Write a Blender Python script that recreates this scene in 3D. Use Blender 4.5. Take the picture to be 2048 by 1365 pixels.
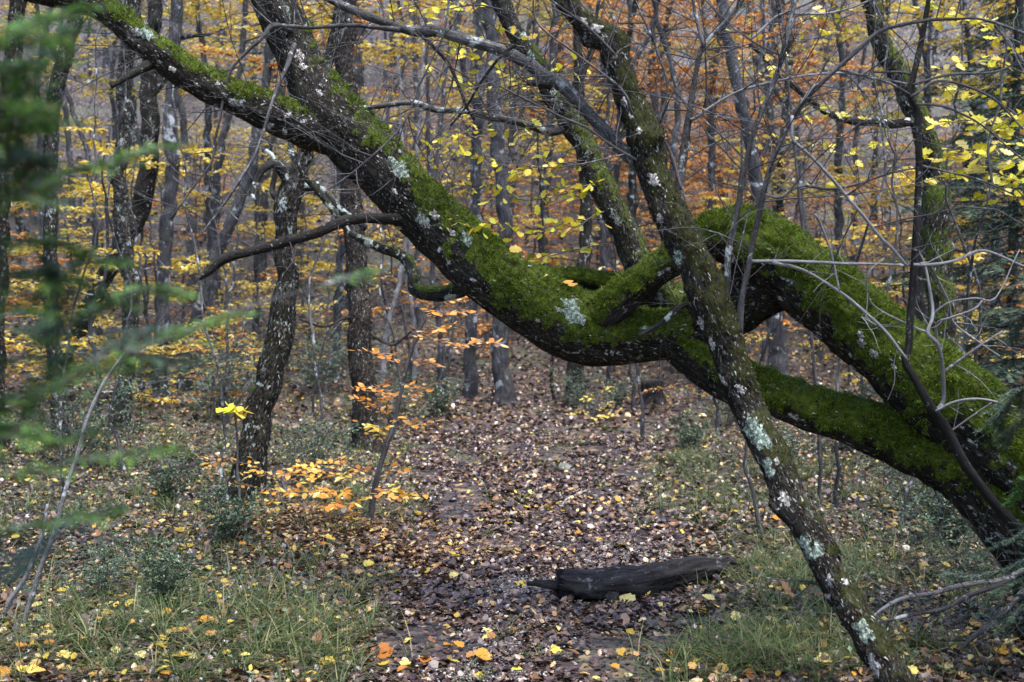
import bpy, math, random
import numpy as np
from mathutils import Vector, Matrix, Euler
random.seed(7)
RG = np.random.default_rng(7)
for o in list(bpy.data.objects): bpy.data.objects.remove(o)
SC = bpy.context.scene
COL = SC.collection

# ------------------------------------------------------------------ camera
FPX = 2196.0                      # focal length in photo pixels (2048 wide)
CAMZ = 1.6
PITCH = math.atan((682.5 - 600) / FPX)
cam_d = bpy.data.cameras.new('camera'); cam = bpy.data.objects.new('camera', cam_d); COL.objects.link(cam)
cam.location = (0, 0, CAMZ); cam.rotation_euler = (math.pi/2 - PITCH, 0, 0)
cam_d.sensor_width = 36; cam_d.lens = 36 * FPX / 2048
cam_d.clip_start = 0.05; cam_d.clip_end = 500
cam_d.dof.use_dof = True; cam_d.dof.focus_distance = 5.6; cam_d.dof.aperture_fstop = 3.3
SC.camera = cam
# ------------------------------------------------------------------ world: overcast daylight
w = bpy.data.worlds.new('World'); SC.world = w; w.use_nodes = True
nt = w.node_tree; nt.nodes.clear()
sky = nt.nodes.new('ShaderNodeTexSky'); sky.sky_type = 'NISHITA'; sky.sun_disc = False
SUN_EL, SUN_AZ = math.radians(70), math.radians(150)      # azimuth from +Y towards +X
sky.sun_elevation = SUN_EL; sky.sun_rotation = SUN_AZ; sky.air_density = 1.0; sky.dust_density = 2.0
hs = nt.nodes.new('ShaderNodeHueSaturation'); hs.inputs['Saturation'].default_value = 1.2
bg = nt.nodes.new('ShaderNodeBackground'); bg.inputs['Strength'].default_value = 0.11
wo = nt.nodes.new('ShaderNodeOutputWorld')
nt.links.new(sky.outputs[0], hs.inputs['Color']); nt.links.new(hs.outputs[0], bg.inputs['Color']); nt.links.new(bg.outputs[0], wo.inputs[0])
# ------------------------------------------------------------------ sun behind cloud
sd = bpy.data.lights.new('sun', 'SUN'); sd.energy = 1.5; sd.angle = math.radians(22); sd.color = (1.0, 0.995, 0.99)
sun = bpy.data.objects.new('sun', sd); COL.objects.link(sun)
sdir = Vector((math.cos(SUN_EL)*math.sin(SUN_AZ), math.cos(SUN_EL)*math.cos(SUN_AZ), math.sin(SUN_EL)))
sun.rotation_euler = sdir.to_track_quat('Z', 'Y').to_euler(); sun.location = sdir * 50
# ------------------------------------------------------------------ exposure
SC.view_settings.view_transform = 'Standard'; SC.view_settings.look = 'None'
SC.view_settings.exposure = 2.45; SC.view_settings.gamma = 1.0; SC.view_settings.use_curve_mapping = False
SC.render.engine = 'CYCLES'
SC.cycles.max_bounces = 4; SC.cycles.diffuse_bounces = 2; SC.cycles.transmission_bounces = 2; SC.cycles.transparent_max_bounces = 4

# ================================================================== helpers
CP, SP = math.cos(PITCH), math.sin(PITCH)
def ray(px, py):
    x = (px - 1024) / FPX; y = (682.5 - py) / FPX
    return np.array([x, CP + y*SP, -SP + y*CP])
def at(px, py, Y):                     # the point in the direction of a photo pixel, Y metres ahead
    r = ray(px, py); r = r / r[1]
    return np.array([0, 0, CAMZ]) + r * Y
def project(P):
    P = np.asarray(P) - np.array([0, 0, CAMZ])
    d = P[..., 1]*CP - P[..., 2]*SP; u = P[..., 1]*SP + P[..., 2]*CP
    return np.stack([1024 + FPX*P[..., 0]/d, 682.5 - FPX*u/d, d], -1)

def _h(ix, iy, iz, seed):
    n = (ix.astype(np.int64)*374761393 + iy.astype(np.int64)*668265263 + iz.astype(np.int64)*2147483647 + seed*1274126177) & 0x7fffffff
    n = ((n ^ (n >> 13)) * 1274126177) & 0x7fffffff
    n = n ^ (n >> 16)
    return (n & 0xffff) / 65535.0
def vnoise(P, scale=1.0, seed=0, octaves=1):
    P = np.asarray(P, float) * scale; out = 0; amp = 1; tot = 0
    for o in range(octaves):
        i = np.floor(P).astype(np.int64); f = P - i; f = f*f*(3 - 2*f)
        r = 0
        for dx in (0, 1):
            for dy in (0, 1):
                for dz in (0, 1):
                    wt = (f[..., 0] if dx else 1-f[..., 0]) * (f[..., 1] if dy else 1-f[..., 1]) * (f[..., 2] if dz else 1-f[..., 2])
                    r = r + wt * _h(i[..., 0]+dx, i[..., 1]+dy, i[..., 2]+dz, seed + o*17)
        out = out + amp*r; tot += amp; amp *= 0.5; P = P*2.03
    return out / tot
def sstep(a, b, x): t = np.clip((x-a)/(b-a), 0, 1); return t*t*(3-2*t)

# path centre line and half width by distance
_PY = np.array([0, 4.6, 5.5, 6.4, 7.5, 8.8, 10.2, 11.7, 14, 18, 25])
_PC = np.array([0.0, 0.0, .12, .28, .12, .10, .15, .2, .3, .4, .4])
_PW = np.array([.62, .66, .85, 1.05, .85, .85, 1.1, 1.5, 1.7, 1.6, 1.0])
def path_d(x, y):                      # <1 on the path
    return np.abs(x - np.interp(y, _PY, _PC)) / np.interp(y, _PY, _PW)
def ground(x, y):
    x = np.asarray(x, float); y = np.asarray(y, float)
    t = np.clip(y - 15.5, 0, None)
    z = np.where(t < 16, 0.55*t*t/32, 0.55*(t - 8))
    d = path_d(x, y)
    z = z + 0.10*sstep(0.8, 2.2, d) + 0.03*np.clip(np.abs(x) - 3, 0, 8)*sstep(6, 12, y)
    p = np.stack([x, y, np.zeros_like(x)], -1)
    z = z + 0.10*(vnoise(p, .6, 3) - .5) + 0.04*(vnoise(p, 2.3, 4) - .5)
    z = z + 0.9*(vnoise(p, .12, 5) - .5)*sstep(18, 30, y)
    z = z + 0.13*np.exp(-(((x+1.15)/.75)**2 + ((y-7.0)/.6)**2))     # leaf heap by the beech sapling
    return z
def hit(px, py, y0=3.5, y1=90):        # where a photo pixel meets the ground
    r = ray(px, py); r = r/r[1]
    ys = np.linspace(y0, y1, 6000); zs = CAMZ + r[2]*ys; g = ground(r[0]*ys, ys)
    k = np.argmax(zs <= g)
    y = ys[k]; return np.array([r[0]*y, y, float(ground(r[0]*y, y))])

class Acc:
    def __init__(s): s.v = []; s.f = []; s.n = 0; s.at = {}
    def add(s, V, *Fs, **attrs):
        V = np.asarray(V, float).reshape(-1, 3)
        for F in Fs: s.f.append(np.asarray(F, np.int64) + s.n)
        for k, a in attrs.items(): s.at.setdefault(k, []).append(np.asarray(a, float))
        s.v.append(V); s.n += len(V)
def mesh_from(acc, name, mat, smooth=True):
    V = np.concatenate(acc.v); me = bpy.data.meshes.new(name)
    me.vertices.add(len(V)); me.vertices.foreach_set('co', V.astype(np.float32).ravel())
    idx = np.concatenate([f.ravel() for f in acc.f]); tot = np.concatenate([np.full(len(f), f.shape[1]) for f in acc.f])
    st = np.concatenate([[0], np.cumsum(tot)[:-1]])
    me.loops.add(len(idx)); me.loops.foreach_set('vertex_index', idx.astype(np.int32))
    me.polygons.add(len(tot)); me.polygons.foreach_set('loop_start', st.astype(np.int32))
    me.polygons.foreach_set('use_smooth', np.full(len(tot), smooth))
    for k, L in acc.at.items():
        A = np.concatenate(L)
        if A.ndim == 2: a = me.attributes.new(k, 'FLOAT_VECTOR', 'POINT'); a.data.foreach_set('vector', A.astype(np.float32).ravel())
        else: a = me.attributes.new(k, 'FLOAT', 'POINT'); a.data.foreach_set('value', A.astype(np.float32).ravel())
    me.update(calc_edges=True)
    if mat: me.materials.append(mat)
    return me
def origin_of(p):
    o = np.zeros(3)
    while p is not None: o = o + np.array(p.location); p = p.parent
    return o
def part(name, acc, mat, parent=None, smooth=True, kind=None, label=None):
    if parent is not None and acc.v: acc.v = [v - origin_of(parent) for v in acc.v]
    o = bpy.data.objects.new(name, mesh_from(acc, name, mat, smooth)); COL.objects.link(o)
    o.parent = parent
    if kind: o['kind'] = kind
    if label: o['label'] = label
    return o
def thing(name, label, cat, base, group=None):
    o = bpy.data.objects.new(name, None); COL.objects.link(o); o.location = base; o.empty_display_size = .2
    o['label'] = label; o['category'] = cat
    if group: o['group'] = group
    return o
def tag(o, label=None, cat=None, group=None, kind=None):
    if label: o['label'] = label
    if cat: o['category'] = cat
    if group: o['group'] = group
    if kind: o['kind'] = kind
    return o
def copy_tree(o, parent=None):
    c = o.copy(); COL.objects.link(c); c.parent = parent
    for ch in list(o.children): copy_tree(ch, c)
    return c

# ------------------------------------------------------------------ tubes (trunks, limbs, twigs)
def catmull(C, step):
    C = np.asarray(C, float)
    if len(C) == 2: C = np.stack([C[0], (C[0]+C[1])/2, C[1]])
    E = np.concatenate([[2*C[0]-C[1]], C, [2*C[-1]-C[-2]]]); out = []
    for i in range(len(C)-1):
        p0, p1, p2, p3 = E[i:i+4]
        n = max(2, int(np.linalg.norm((p2-p1)[:3])/step)+1)
        t = np.linspace(0, 1, n, endpoint=False)[:, None]
        out.append(.5*((2*p1)+(-p0+p2)*t+(2*p0-5*p1+4*p2-p3)*t*t+(-p0+3*p1-3*p2+p3)*t**3))
    return np.concatenate(out + [C[-1:]])
def frames(P):
    T = np.gradient(P, axis=0); T /= np.linalg.norm(T, axis=1)[:, None] + 1e-9
    N = np.zeros_like(T); up = np.array([0, 0, 1.0])
    if abs(T[0] @ up) > .9: up = np.array([0, -1.0, 0])
    n = up - T[0]*(up @ T[0]); N[0] = n/np.linalg.norm(n)
    for i in range(1, len(P)):
        n = N[i-1] - T[i]*(N[i-1] @ T[i]); N[i] = n/(np.linalg.norm(n)+1e-9)
    return T, N, np.cross(T, N)
def pxc(ctrl):                           # (px, py, depth, width_px) -> x y z r
    return np.array([list(at(a, b, d)) + [wd*d/FPX/2] for a, b, d, wd in ctrl])
class Tube:
    def __init__(s, C, nseg=10, step=.05, lump=.06, furrow=0.0, moss=None, seed=0, flare=0, wob=0.0, mossh=.012):
        Q = catmull(C, step); s.P = Q[:, :3]; s.R = np.clip(Q[:, 3], .0006, None)
        M = len(s.P); s.n = nseg
        s.L = np.concatenate([[0], np.cumsum(np.linalg.norm(np.diff(s.P, axis=0), axis=1))])
        if wob:
            for k in range(3):
                s.P[:, k] += wob*(vnoise(np.stack([s.L*6, s.L*0+k*7.3, s.L*0+seed], -1), 1, seed+k) - .5)*np.minimum(1, s.L/.1)
        if flare: s.R = s.R*(1 + flare*np.exp(-s.L/.16))
        s.T, s.N, s.B = frames(s.P)
        a = np.linspace(0, 2*np.pi, nseg, endpoint=False)
        s.D = s.N[:, None]*np.cos(a)[None, :, None] + s.B[:, None]*np.sin(a)[None, :, None]
        R0 = s.R[:, None]*np.ones(nseg)[None]
        cyl = np.stack([np.cos(a)[None]*R0, np.sin(a)[None]*R0, s.L[:, None]*np.ones(nseg)[None]], -1)
        r = R0.copy()
        if lump: r = r*(1 + lump*2*(vnoise(cyl + seed*3.1, 1.6/max(s.R.mean(), .02)*.5, seed, 2) - .5))
        if furrow: r = r + furrow*2*(vnoise(cyl*np.array([1, 1, .22]) + seed, 34, seed+5, 2) - .5)
        m = np.zeros((M, nseg))
        if moss is not None:
            b = np.interp(np.linspace(0, 1, M), np.linspace(0, 1, len(moss)), moss)
            nz = s.D[..., 2]
            m = sstep(-.05, .75, nz*1.15 + b[:, None] + 1.1*(vnoise(cyl + seed*1.7, 7, seed+9, 3) - .5) + 1.0*(vnoise(cyl + seed, 26, seed+4, 2) - .5))
            r = r + m*mossh*(.3 + 1.6*vnoise(cyl + 5, 22, seed+2, 2))
        s.r = r; s.m = m; s.cyl = cyl; s.seed = seed
        s.V = s.P[:, None] + s.D*r[..., None]
    def bump(s, px, py, amp, size):          # a knot or burr swelling out of the trunk
        pr = project(s.V); i, j = np.unravel_index(np.argmin(np.hypot(pr[..., 0]-px, pr[..., 1]-py)), pr.shape[:2])
        d = np.linalg.norm(s.V - s.V[i, j], axis=2); k = amp*np.exp(-(d/size)**2)*(.7 + .6*vnoise(s.V, 40, 5)); s.r = s.r + k; s.V = s.V + s.D*k[..., None]
    def add(s, acc):
        M, n = s.V.shape[:2]
        i = np.arange(M-1)[:, None]*n; j = np.arange(n)[None]
        q = np.stack([i+j, i+(j+1) % n, i+n+(j+1) % n, i+n+j], -1).reshape(-1, 4)
        V = np.concatenate([s.V.reshape(-1, 3), s.P[:1], s.P[-1:]])
        jj = np.arange(n); c0 = M*n; c1 = M*n+1
        t = np.concatenate([np.stack([(jj+1) % n, jj, jj*0+c0], -1), np.stack([(M-1)*n+jj, (M-1)*n+(jj+1) % n, jj*0+c1], -1)])
        ck = np.concatenate([s.cyl.reshape(-1, 3), [[0, 0, 0]], [[0, 0, s.L[-1]]]])
        acc.add(V, q, t, bark=ck, moss=np.concatenate([s.m.ravel(), [0, 0]]))
        return s
def twig_tube(acc, P, r0, r1, n=4):      # cheap thin twig
    P = np.asarray(P, float); M = len(P); R = np.linspace(r0, r1, M)
    T, N, B = frames(P); a = np.linspace(0, 2*np.pi, n, endpoint=False)
    V = P[:, None] + (N[:, None]*np.cos(a)[None, :, None] + B[:, None]*np.sin(a)[None, :, None])*R[:, None, None]
    i = np.arange(M-1)[:, None]*n; j = np.arange(n)[None]
    q = np.stack([i+j, i+(j+1) % n, i+n+(j+1) % n, i+n+j], -1).reshape(-1, 4)
    L = np.concatenate([[0], np.cumsum(np.linalg.norm(np.diff(P, axis=0), axis=1))])
    ck = np.stack([np.cos(a)[None]*R[:, None], np.sin(a)[None]*R[:, None], L[:, None]*np.ones(n)[None]], -1).reshape(-1, 3)
    acc.add(V.reshape(-1, 3), q, bark=ck, moss=np.zeros(len(ck)))
def rand_twig(p, d, ln, k=5, curl=.5, grav=0.0, rg=RG):
    pts = [np.array(p, float)]; d = np.array(d, float); d /= np.linalg.norm(d)
    for i in range(k):
        d = d + rg.normal(0, curl/k, 3) + np.array([0, 0, grav/k]); d /= np.linalg.norm(d)
        pts.append(pts[-1] + d*ln/k)
    return np.array(pts)
def fine_twigs(acc, P, R, n, l0, l1, up=.25, lv=2, rg=RG, start=.1, nseg=4):
    """bare side twigs along a limb given by its axis P and radii R"""
    for _ in range(n):
        i = int(rg.uniform(start, .98)*(len(P)-1)); t = P[min(i+1, len(P)-1)] - P[max(i-1, 0)]; t = t/(np.linalg.norm(t)+1e-9)
        d = rg.normal(0, 1, 3)*np.array([1, .55, 1]); d -= t*(d @ t); d /= np.linalg.norm(d)+1e-9
        d = d*.85 + t*.55*rg.uniform(.2, 1.2) + np.array([0, 0, up])
        ln = rg.uniform(l0, l1); r = min(R[i]*.6, .0013 + ln*.0034)
        pts = rand_twig(P[i], d, ln, 6, .75, 0.0, rg); twig_tube(acc, pts, r, r*.3, nseg)
        if lv > 1:
            for _ in range(rg.integers(2, 5)):
                k = rg.integers(1, 6); dd = (pts[k]-pts[k-1]); dd /= np.linalg.norm(dd)
                e = dd + rg.normal(0, .65, 3)*np.array([1, .6, 1]); l2 = ln*rg.uniform(.25, .55)
                p2 = rand_twig(pts[k], e, l2, 4, .6, 0, rg); twig_tube(acc, p2, r*.5, r*.2, 3)

# ------------------------------------------------------------------ leaf templates (x = along, y = across, z = normal)
def tri_fan(outline, curl=0.0, fold=0.0, cup=0.0):
    O = np.array(outline, float); V = np.concatenate([[[.42, 0]], O]); n = len(O)
    z = fold*np.abs(V[:, 1]) + curl*(V[:, 0]-.4)**2 + cup*V[:, 0]*V[:, 1]
    V = np.column_stack([V, z]); V[:, 0] -= .0
    i = np.arange(n); F = np.stack([i*0, i+1, (i+1) % n+1], -1)
    return V, F
def mirror(half): return half + [(x, -y) for x, y in reversed(half[1:-1])]
BEECH = mirror([(0, 0), (.2, .2), (.5, .29), (.8, .17), (1, 0)])
OAK = mirror([(0, 0), (.12, .1), (.25, .22), (.34, .14), (.48, .34), (.58, .2), (.74, .33), (.82, .17), (.93, .16), (1, 0)])
MAPLE = mirror([(0, 0), (-.04, .22), (.10, .34), (.20, .46), (.36, .36), (.56, .46), (.66, .30), (.84, .22), (.97, 0)])
CHUNK = [(0, 0), (.15, .24), (.45, .2), (.6, .38), (.95, .2), (1, -.1), (.6, -.3), (.25, -.2)]
def rhomb(wd=.28, fold=.1, curl=-.12):
    V = np.array([[0, 0, 0], [.45, wd, fold*wd*2], [1, 0, curl], [.45, -wd, fold*wd*2]]); return V, np.array([[0, 1, 2], [0, 2, 3]])
def rotmats(X, Nn):                      # frames from leaf direction and normal
    X = X/(np.linalg.norm(X, axis=1)[:, None]+1e-9); Y = np.cross(Nn, X); Y /= np.linalg.norm(Y, axis=1)[:, None]+1e-9
    return np.stack([X, Y, np.cross(X, Y)], -1)
def scatter(acc, tmpl, pos, Rm, sc):
    V, F = tmpl; n = len(pos)
    if n == 0: return
    W = np.einsum('nij,vj->nvi', Rm, V)*np.asarray(sc)[:, None, None] + pos[:, None]
    F2 = (F[None] + (np.arange(n)*len(V))[:, None, None]).reshape(-1, F.shape[1])
    acc.add(W.reshape(-1, 3), F2)
def flat_frames(n, tilt, rg=RG):
    a = rg.uniform(0, 2*np.pi, n); N = np.column_stack([rg.normal(0, tilt, n), rg.normal(0, tilt, n), np.ones(n)])
    N /= np.linalg.norm(N, axis=1)[:, None]; X = np.column_stack([np.cos(a), np.sin(a), np.zeros(n)])
    X -= N*np.sum(X*N, 1)[:, None]; return rotmats(X, N)
def obj_matrix(pos, x, n, s):
    x = np.asarray(x, float); x = x/np.linalg.norm(x); n = np.asarray(n, float); y = np.cross(n, x); y /= np.linalg.norm(y)+1e-9; z = np.cross(x, y)
    M = Matrix(((x[0]*s, y[0]*s, z[0]*s, pos[0]), (x[1]*s, y[1]*s, z[1]*s, pos[1]), (x[2]*s, y[2]*s, z[2]*s, pos[2]), (0, 0, 0, 1)))
    return M

# ================================================================== materials
def new_mat(name):
    m = bpy.data.materials.new(name); m.use_nodes = True; nt = m.node_tree; nt.nodes.clear()
    return m, nt
def N(nt, t, **kw):
    n = nt.nodes.new(t)
    for k, v in kw.items(): setattr(n, k, v)
    return n
def setin(n, **kw):
    for k, v in kw.items(): n.inputs[k.replace('_', ' ')].default_value = v
    return n
def ramp(nt, stops, inp, interp='LINEAR'):
    r = nt.nodes.new('ShaderNodeValToRGB'); r.color_ramp.interpolation = interp
    e = r.color_ramp.elements
    while len(e) > 1: e.remove(e[-1])
    e[0].position = stops[0][0]; e[0].color = (*stops[0][1], 1)
    for p, c in stops[1:]: x = e.new(p); x.color = (*c, 1)
    nt.links.new(inp, r.inputs[0]); return r
def mixc(nt, fac, a, b):
    m = nt.nodes.new('ShaderNodeMix'); m.data_type = 'RGBA'
    for s, v in ((m.inputs[0], fac), (m.inputs[6], a), (m.inputs[7], b)):
        if hasattr(v, 'is_output'): nt.links.new(v, s)
        elif isinstance(v, (int, float)): s.default_value = v
        else: s.default_value = (*v, 1)
    return m.outputs[2]
def thresh(nt, v, a, b):
    m = nt.nodes.new('ShaderNodeMapRange'); m.interpolation_type = 'SMOOTHSTEP'
    m.inputs[1].default_value = a; m.inputs[2].default_value = b; nt.links.new(v, m.inputs[0]); return m.outputs[0]
def math_n(nt, op, a, b):
    m = nt.nodes.new('ShaderNodeMath'); m.operation = op
    for s, v in ((m.inputs[0], a), (m.inputs[1], b)):
        if hasattr(v, 'is_output'): nt.links.new(v, s)
        else: s.default_value = v
    return m.outputs[0]
def noise_n(nt, vec, scale, detail=4, rough=.6):
    n = nt.nodes.new('ShaderNodeTexNoise'); n.inputs['Scale'].default_value = scale; n.inputs['Detail'].default_value = detail; n.inputs['Roughness'].default_value = rough
    nt.links.new(vec, n.inputs['Vector']); return n.outputs[0]
def mapped(nt, vec, sc):
    m = nt.nodes.new('ShaderNodeMapping'); m.inputs['Scale'].default_value = sc; nt.links.new(vec, m.inputs['Vector']); return m.outputs[0]
def finish(nt, col, rough=.8, bump=None, bs=.5, bd=.01, spec=.4, transl=0):
    p = nt.nodes.new('ShaderNodeBsdfPrincipled'); out = nt.nodes.new('ShaderNodeOutputMaterial')
    if hasattr(col, 'is_output'): nt.links.new(col, p.inputs['Base Color'])
    else: p.inputs['Base Color'].default_value = (*col, 1)
    if hasattr(rough, 'is_output'): nt.links.new(rough, p.inputs['Roughness'])
    else: p.inputs['Roughness'].default_value = rough
    p.inputs['Specular IOR Level'].default_value = spec
    if bump is not None:
        b = nt.nodes.new('ShaderNodeBump'); b.inputs['Strength'].default_value = bs; b.inputs['Distance'].default_value = bd
        nt.links.new(bump, b.inputs['Height']); nt.links.new(b.outputs[0], p.inputs['Normal'])
    sh = p.outputs[0]
    if transl:
        t = nt.nodes.new('ShaderNodeBsdfTranslucent'); mx = nt.nodes.new('ShaderNodeMixShader'); mx.inputs[0].default_value = transl
        if hasattr(col, 'is_output'): nt.links.new(col, t.inputs[0])
        else: t.inputs[0].default_value = (*col, 1)
        nt.links.new(sh, mx.inputs[1]); nt.links.new(t.outputs[0], mx.inputs[2]); sh = mx.outputs[0]
    nt.links.new(sh, out.inputs[0])
def bark_mat(name, dark, light, lich=(.5, .5, .46), la=(.60, .66), ls=7, lich2=None, la2=(.58, .66), moss=((.02, .035, .006), (.10, .16, .015)), fs=42, stretch=.16, bd=.02, rough=.85, speck=30):
    m, nt = new_mat(name)
    a = N(nt, 'ShaderNodeAttribute', attribute_name='bark').outputs['Vector']
    mo = N(nt, 'ShaderNodeAttribute', attribute_name='moss').outputs['Fac']
    oi = N(nt, 'ShaderNodeObjectInfo'); off = N(nt, 'ShaderNodeVectorMath', operation='ADD')
    sc = math_n(nt, 'MULTIPLY', oi.outputs['Random'], 40.0); nt.links.new(a, off.inputs[0]); nt.links.new(sc, off.inputs[1]); a = off.outputs[0]
    f = noise_n(nt, mapped(nt, a, (1, 1, stretch)), fs, 6, .72)
    big = noise_n(nt, a, 2.2, 3)
    c = ramp(nt, [(.40, dark), (.53, tuple(.6*d+.4*l for d, l in zip(dark, light))), (.66, light)], f).outputs[0]
    c = mixc(nt, thresh(nt, big, .42, .62), mixc(nt, .55, c, dark), c)
    ln = noise_n(nt, a, ls, 5, .62)
    c = mixc(nt, thresh(nt, ln, *la), c, lich)
    if lich2:
        l2 = noise_n(nt, mapped(nt, a, (1, 1, .7)), ls*.8+1, 6, .7)
        c = mixc(nt, thresh(nt, l2, *la2), c, lich2)
    sp = noise_n(nt, mapped(nt, a, (1, 1, .6)), speck, 4, .7)
    c = mixc(nt, thresh(nt, math_n(nt, 'ADD', sp, math_n(nt, 'MULTIPLY', math_n(nt, 'SUBTRACT', big, .5), .45)), .62, .70), c, tuple(.75*x for x in lich))
    mn = noise_n(nt, a, 46, 4, .7)
    mc = ramp(nt, [(.3, moss[0]), (.68, moss[1])], mn).outputs[0]
    mf = thresh(nt, math_n(nt, 'ADD', mo, math_n(nt, 'MULTIPLY', math_n(nt, 'SUBTRACT', mn, .5), .7)), .25, .6)
    c = mixc(nt, mf, c, mc)
    finish(nt, c, rough, math_n(nt, 'ADD', f, math_n(nt, 'MULTIPLY', mn, .35)), .9, bd, .12)
    return m
def leaf_mat(name, stops, rough=.5, transl=.35, per='island', spec=.35):
    m, nt = new_mat(name)
    if per == 'island': r = N(nt, 'ShaderNodeNewGeometry').outputs['Random Per Island']
    else: r = N(nt, 'ShaderNodeObjectInfo').outputs['Random']
    c = ramp(nt, stops, r).outputs[0]
    tc = N(nt, 'ShaderNodeTexCoord').outputs['Object']
    n = noise_n(nt, tc, 9 if per == 'object' else 60, 3)
    c = mixc(nt, thresh(nt, n, .5, .75), c, mixc(nt, .5, c, (.16, .07, .02)))
    finish(nt, c, rough, None, spec=spec, transl=transl); return m

M = {}
M['bark_mossy'] = bark_mat('mossy_dark_bark', (.005, .004, .003), (.046, .041, .033), (.44, .44, .42), (.635, .665), 11, (.17, .19, .14), (.63, .70), moss=((.010, .015, .002), (.075, .105, .007)))
M['bark_lichen'] = bark_mat('dark_bark_with_lichen', (.005, .0045, .0035), (.042, .038, .031), (.46, .44, .41), (.645, .67), 10, (.13, .15, .11), (.61, .68), moss=((.010, .012, .003), (.034, .036, .009)))
M['bark_grey'] = bark_mat('grey_lichened_bark', (.006, .0055, .005), (.062, .062, .058), (.30, .33, .30), (.57, .61), 10, (.020, .022, .012), (.52, .58), moss=((.02, .03, .006), (.07, .09, .015)))
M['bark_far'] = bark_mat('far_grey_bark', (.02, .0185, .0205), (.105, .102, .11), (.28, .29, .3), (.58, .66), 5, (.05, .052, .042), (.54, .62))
M['bark_pine'] = bark_mat('furrowed_red_brown_bark', (.012, .009, .008), (.085, .064, .058), (.22, .21, .2), (.68, .74), 14, None, fs=46, stretch=.13, bd=.03)
M['bark_branch'] = bark_mat('grey_branch_bark', (.03, .028, .027), (.16, .155, .155), (.34, .36, .35), (.56, .66), 14, None, fs=30)
M['bark_pale'] = bark_mat('pale_twig_bark', (.13, .12, .12), (.36, .35, .35), (.45, .45, .45), (.6, .7), 18, None, fs=40)
M['bark_dark'] = bark_mat('dark_twig_bark', (.009, .008, .007), (.04, .036, .033), (.2, .2, .19), (.64, .7), 18, None, fs=30)
M['bark_twig'] = bark_mat('thin_twig_bark', (.04, .036, .036), (.18, .17, .17), (.3, .3, .3), (.62, .7), 20, None, fs=40)
M['wood_dead'] = bark_mat('weathered_dead_wood', (.008, .007, .007), (.055, .048, .047), (.15, .14, .14), (.64, .74), 9, None, fs=20, stretch=.08, bd=.03, rough=.6)
M['moss'] = leaf_mat('moss_strands', [(0, (.012, .018, .002)), (.15, (.05, .04, .008)), (.3, (.042, .08, .005)), (.7, (.105, .18, .008)), (1, (.22, .29, .02))], .7, .3)
M['moss_dark'] = leaf_mat('dark_moss_strands', [(0, (.010, .012, .002)), (.5, (.028, .034, .006)), (1, (.065, .072, .015))], .75, .25)
M['scales'] = leaf_mat('flaking_bark', [(0, (.006, .005, .004)), (.5, (.024, .021, .017)), (.8, (.055, .053, .042)), (.93, (.11, .115, .095)), (1, (.34, .34, .31))], .9, 0.001, spec=.1)
M['orange'] = leaf_mat('orange_beech_leaves', [(0, (.30, .10, .015)), (.4, (.56, .22, .03)), (.75, (.66, .34, .07)), (1, (.66, .50, .30))], .35, .38)
M['yellow'] = leaf_mat('yellow_leaves', [(0, (.40, .24, .02)), (.4, (.60, .42, .04)), (.8, (.68, .54, .10)), (1, (.72, .64, .34))], .35, .42)
M['ygreen'] = leaf_mat('yellow_green_leaves', [(0, (.16, .16, .015)), (.4, (.34, .32, .02)), (.8, (.48, .42, .03)), (1, (.5, .36, .04))])
M['rust'] = leaf_mat('rusty_leaves', [(0, (.16, .055, .015)), (.5, (.36, .12, .02)), (1, (.5, .25, .08))])
M['orange1'] = leaf_mat('orange_leaf', [(0, (.36, .12, .015)), (.4, (.50, .21, .02)), (.8, (.58, .30, .04)), (1, (.60, .40, .16))], per='object')
M['yellow1'] = leaf_mat('yellow_leaf', [(0, (.40, .24, .03)), (.5, (.56, .43, .06)), (1, (.62, .55, .22))], per='object')
M['ygreen1'] = leaf_mat('yellow_green_leaf', [(0, (.28, .28, .015)), (.4, (.46, .42, .02)), (.75, (.56, .47, .03)), (1, (.52, .34, .03))], per='object')
M['brown1'] = leaf_mat('brown_leaf', [(0, (.14, .055, .02)), (.5, (.30, .14, .04)), (1, (.48, .30, .14))], per='object', transl=.1, rough=.4)
M['lime1'] = leaf_mat('lime_leaf', [(0, (.55, .6, .03)), (1, (.66, .66, .05))], per='object')
M['litter'] = leaf_mat('brown_leaf_litter', [(0, (.012, .008, .008)), (.35, (.032, .022, .020)), (.66, (.062, .041, .035)), (.84, (.11, .073, .053)), (.94, (.23, .16, .10)), (1, (.42, .32, .14))], .32, .04, spec=.5)
M['litter_p'] = leaf_mat('wet_dark_path_leaves', [(0, (.012, .008, .007)), (.4, (.034, .021, .019)), (.70, (.066, .040, .034)), (.88, (.125, .072, .05)), (.96, (.22, .14, .09)), (1, (.42, .32, .16))], .34, .02, spec=.5)
M['litter_o'] = leaf_mat('orange_brown_leaf_litter', [(0, (.04, .022, .016)), (.4, (.10, .05, .025)), (.75, (.22, .11, .04)), (.92, (.40, .24, .08)), (1, (.55, .41, .12))], .45, .1, spec=.4)
M['grass'] = leaf_mat('grass_blades', [(0, (.018, .036, .010)), (.4, (.042, .078, .018)), (.75, (.085, .115, .033)), (1, (.23, .21, .10))], .6, .3)
M['box'] = leaf_mat('small_evergreen_leaves', [(0, (.018, .04, .018)), (.5, (.042, .08, .042)), (.9, (.10, .15, .085)), (1, (.2, .25, .09))], .4, .2, spec=.5)
M['needle'] = leaf_mat('fir_needles', [(0, (.022, .06, .014)), (.5, (.055, .135, .024)), (.85, (.11, .23, .03)), (1, (.18, .33, .04))], .5, .3)
M['needle_pale'] = leaf_mat('pale_fir_needles', [(0, (.04, .085, .05)), (1, (.11, .18, .115))], .5, .3)
M['needle_dark'] = leaf_mat('dark_fir_needles', [(0, (.014, .032, .018)), (.6, (.04, .075, .042)), (1, (.08, .13, .075))], .5, .2)
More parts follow.
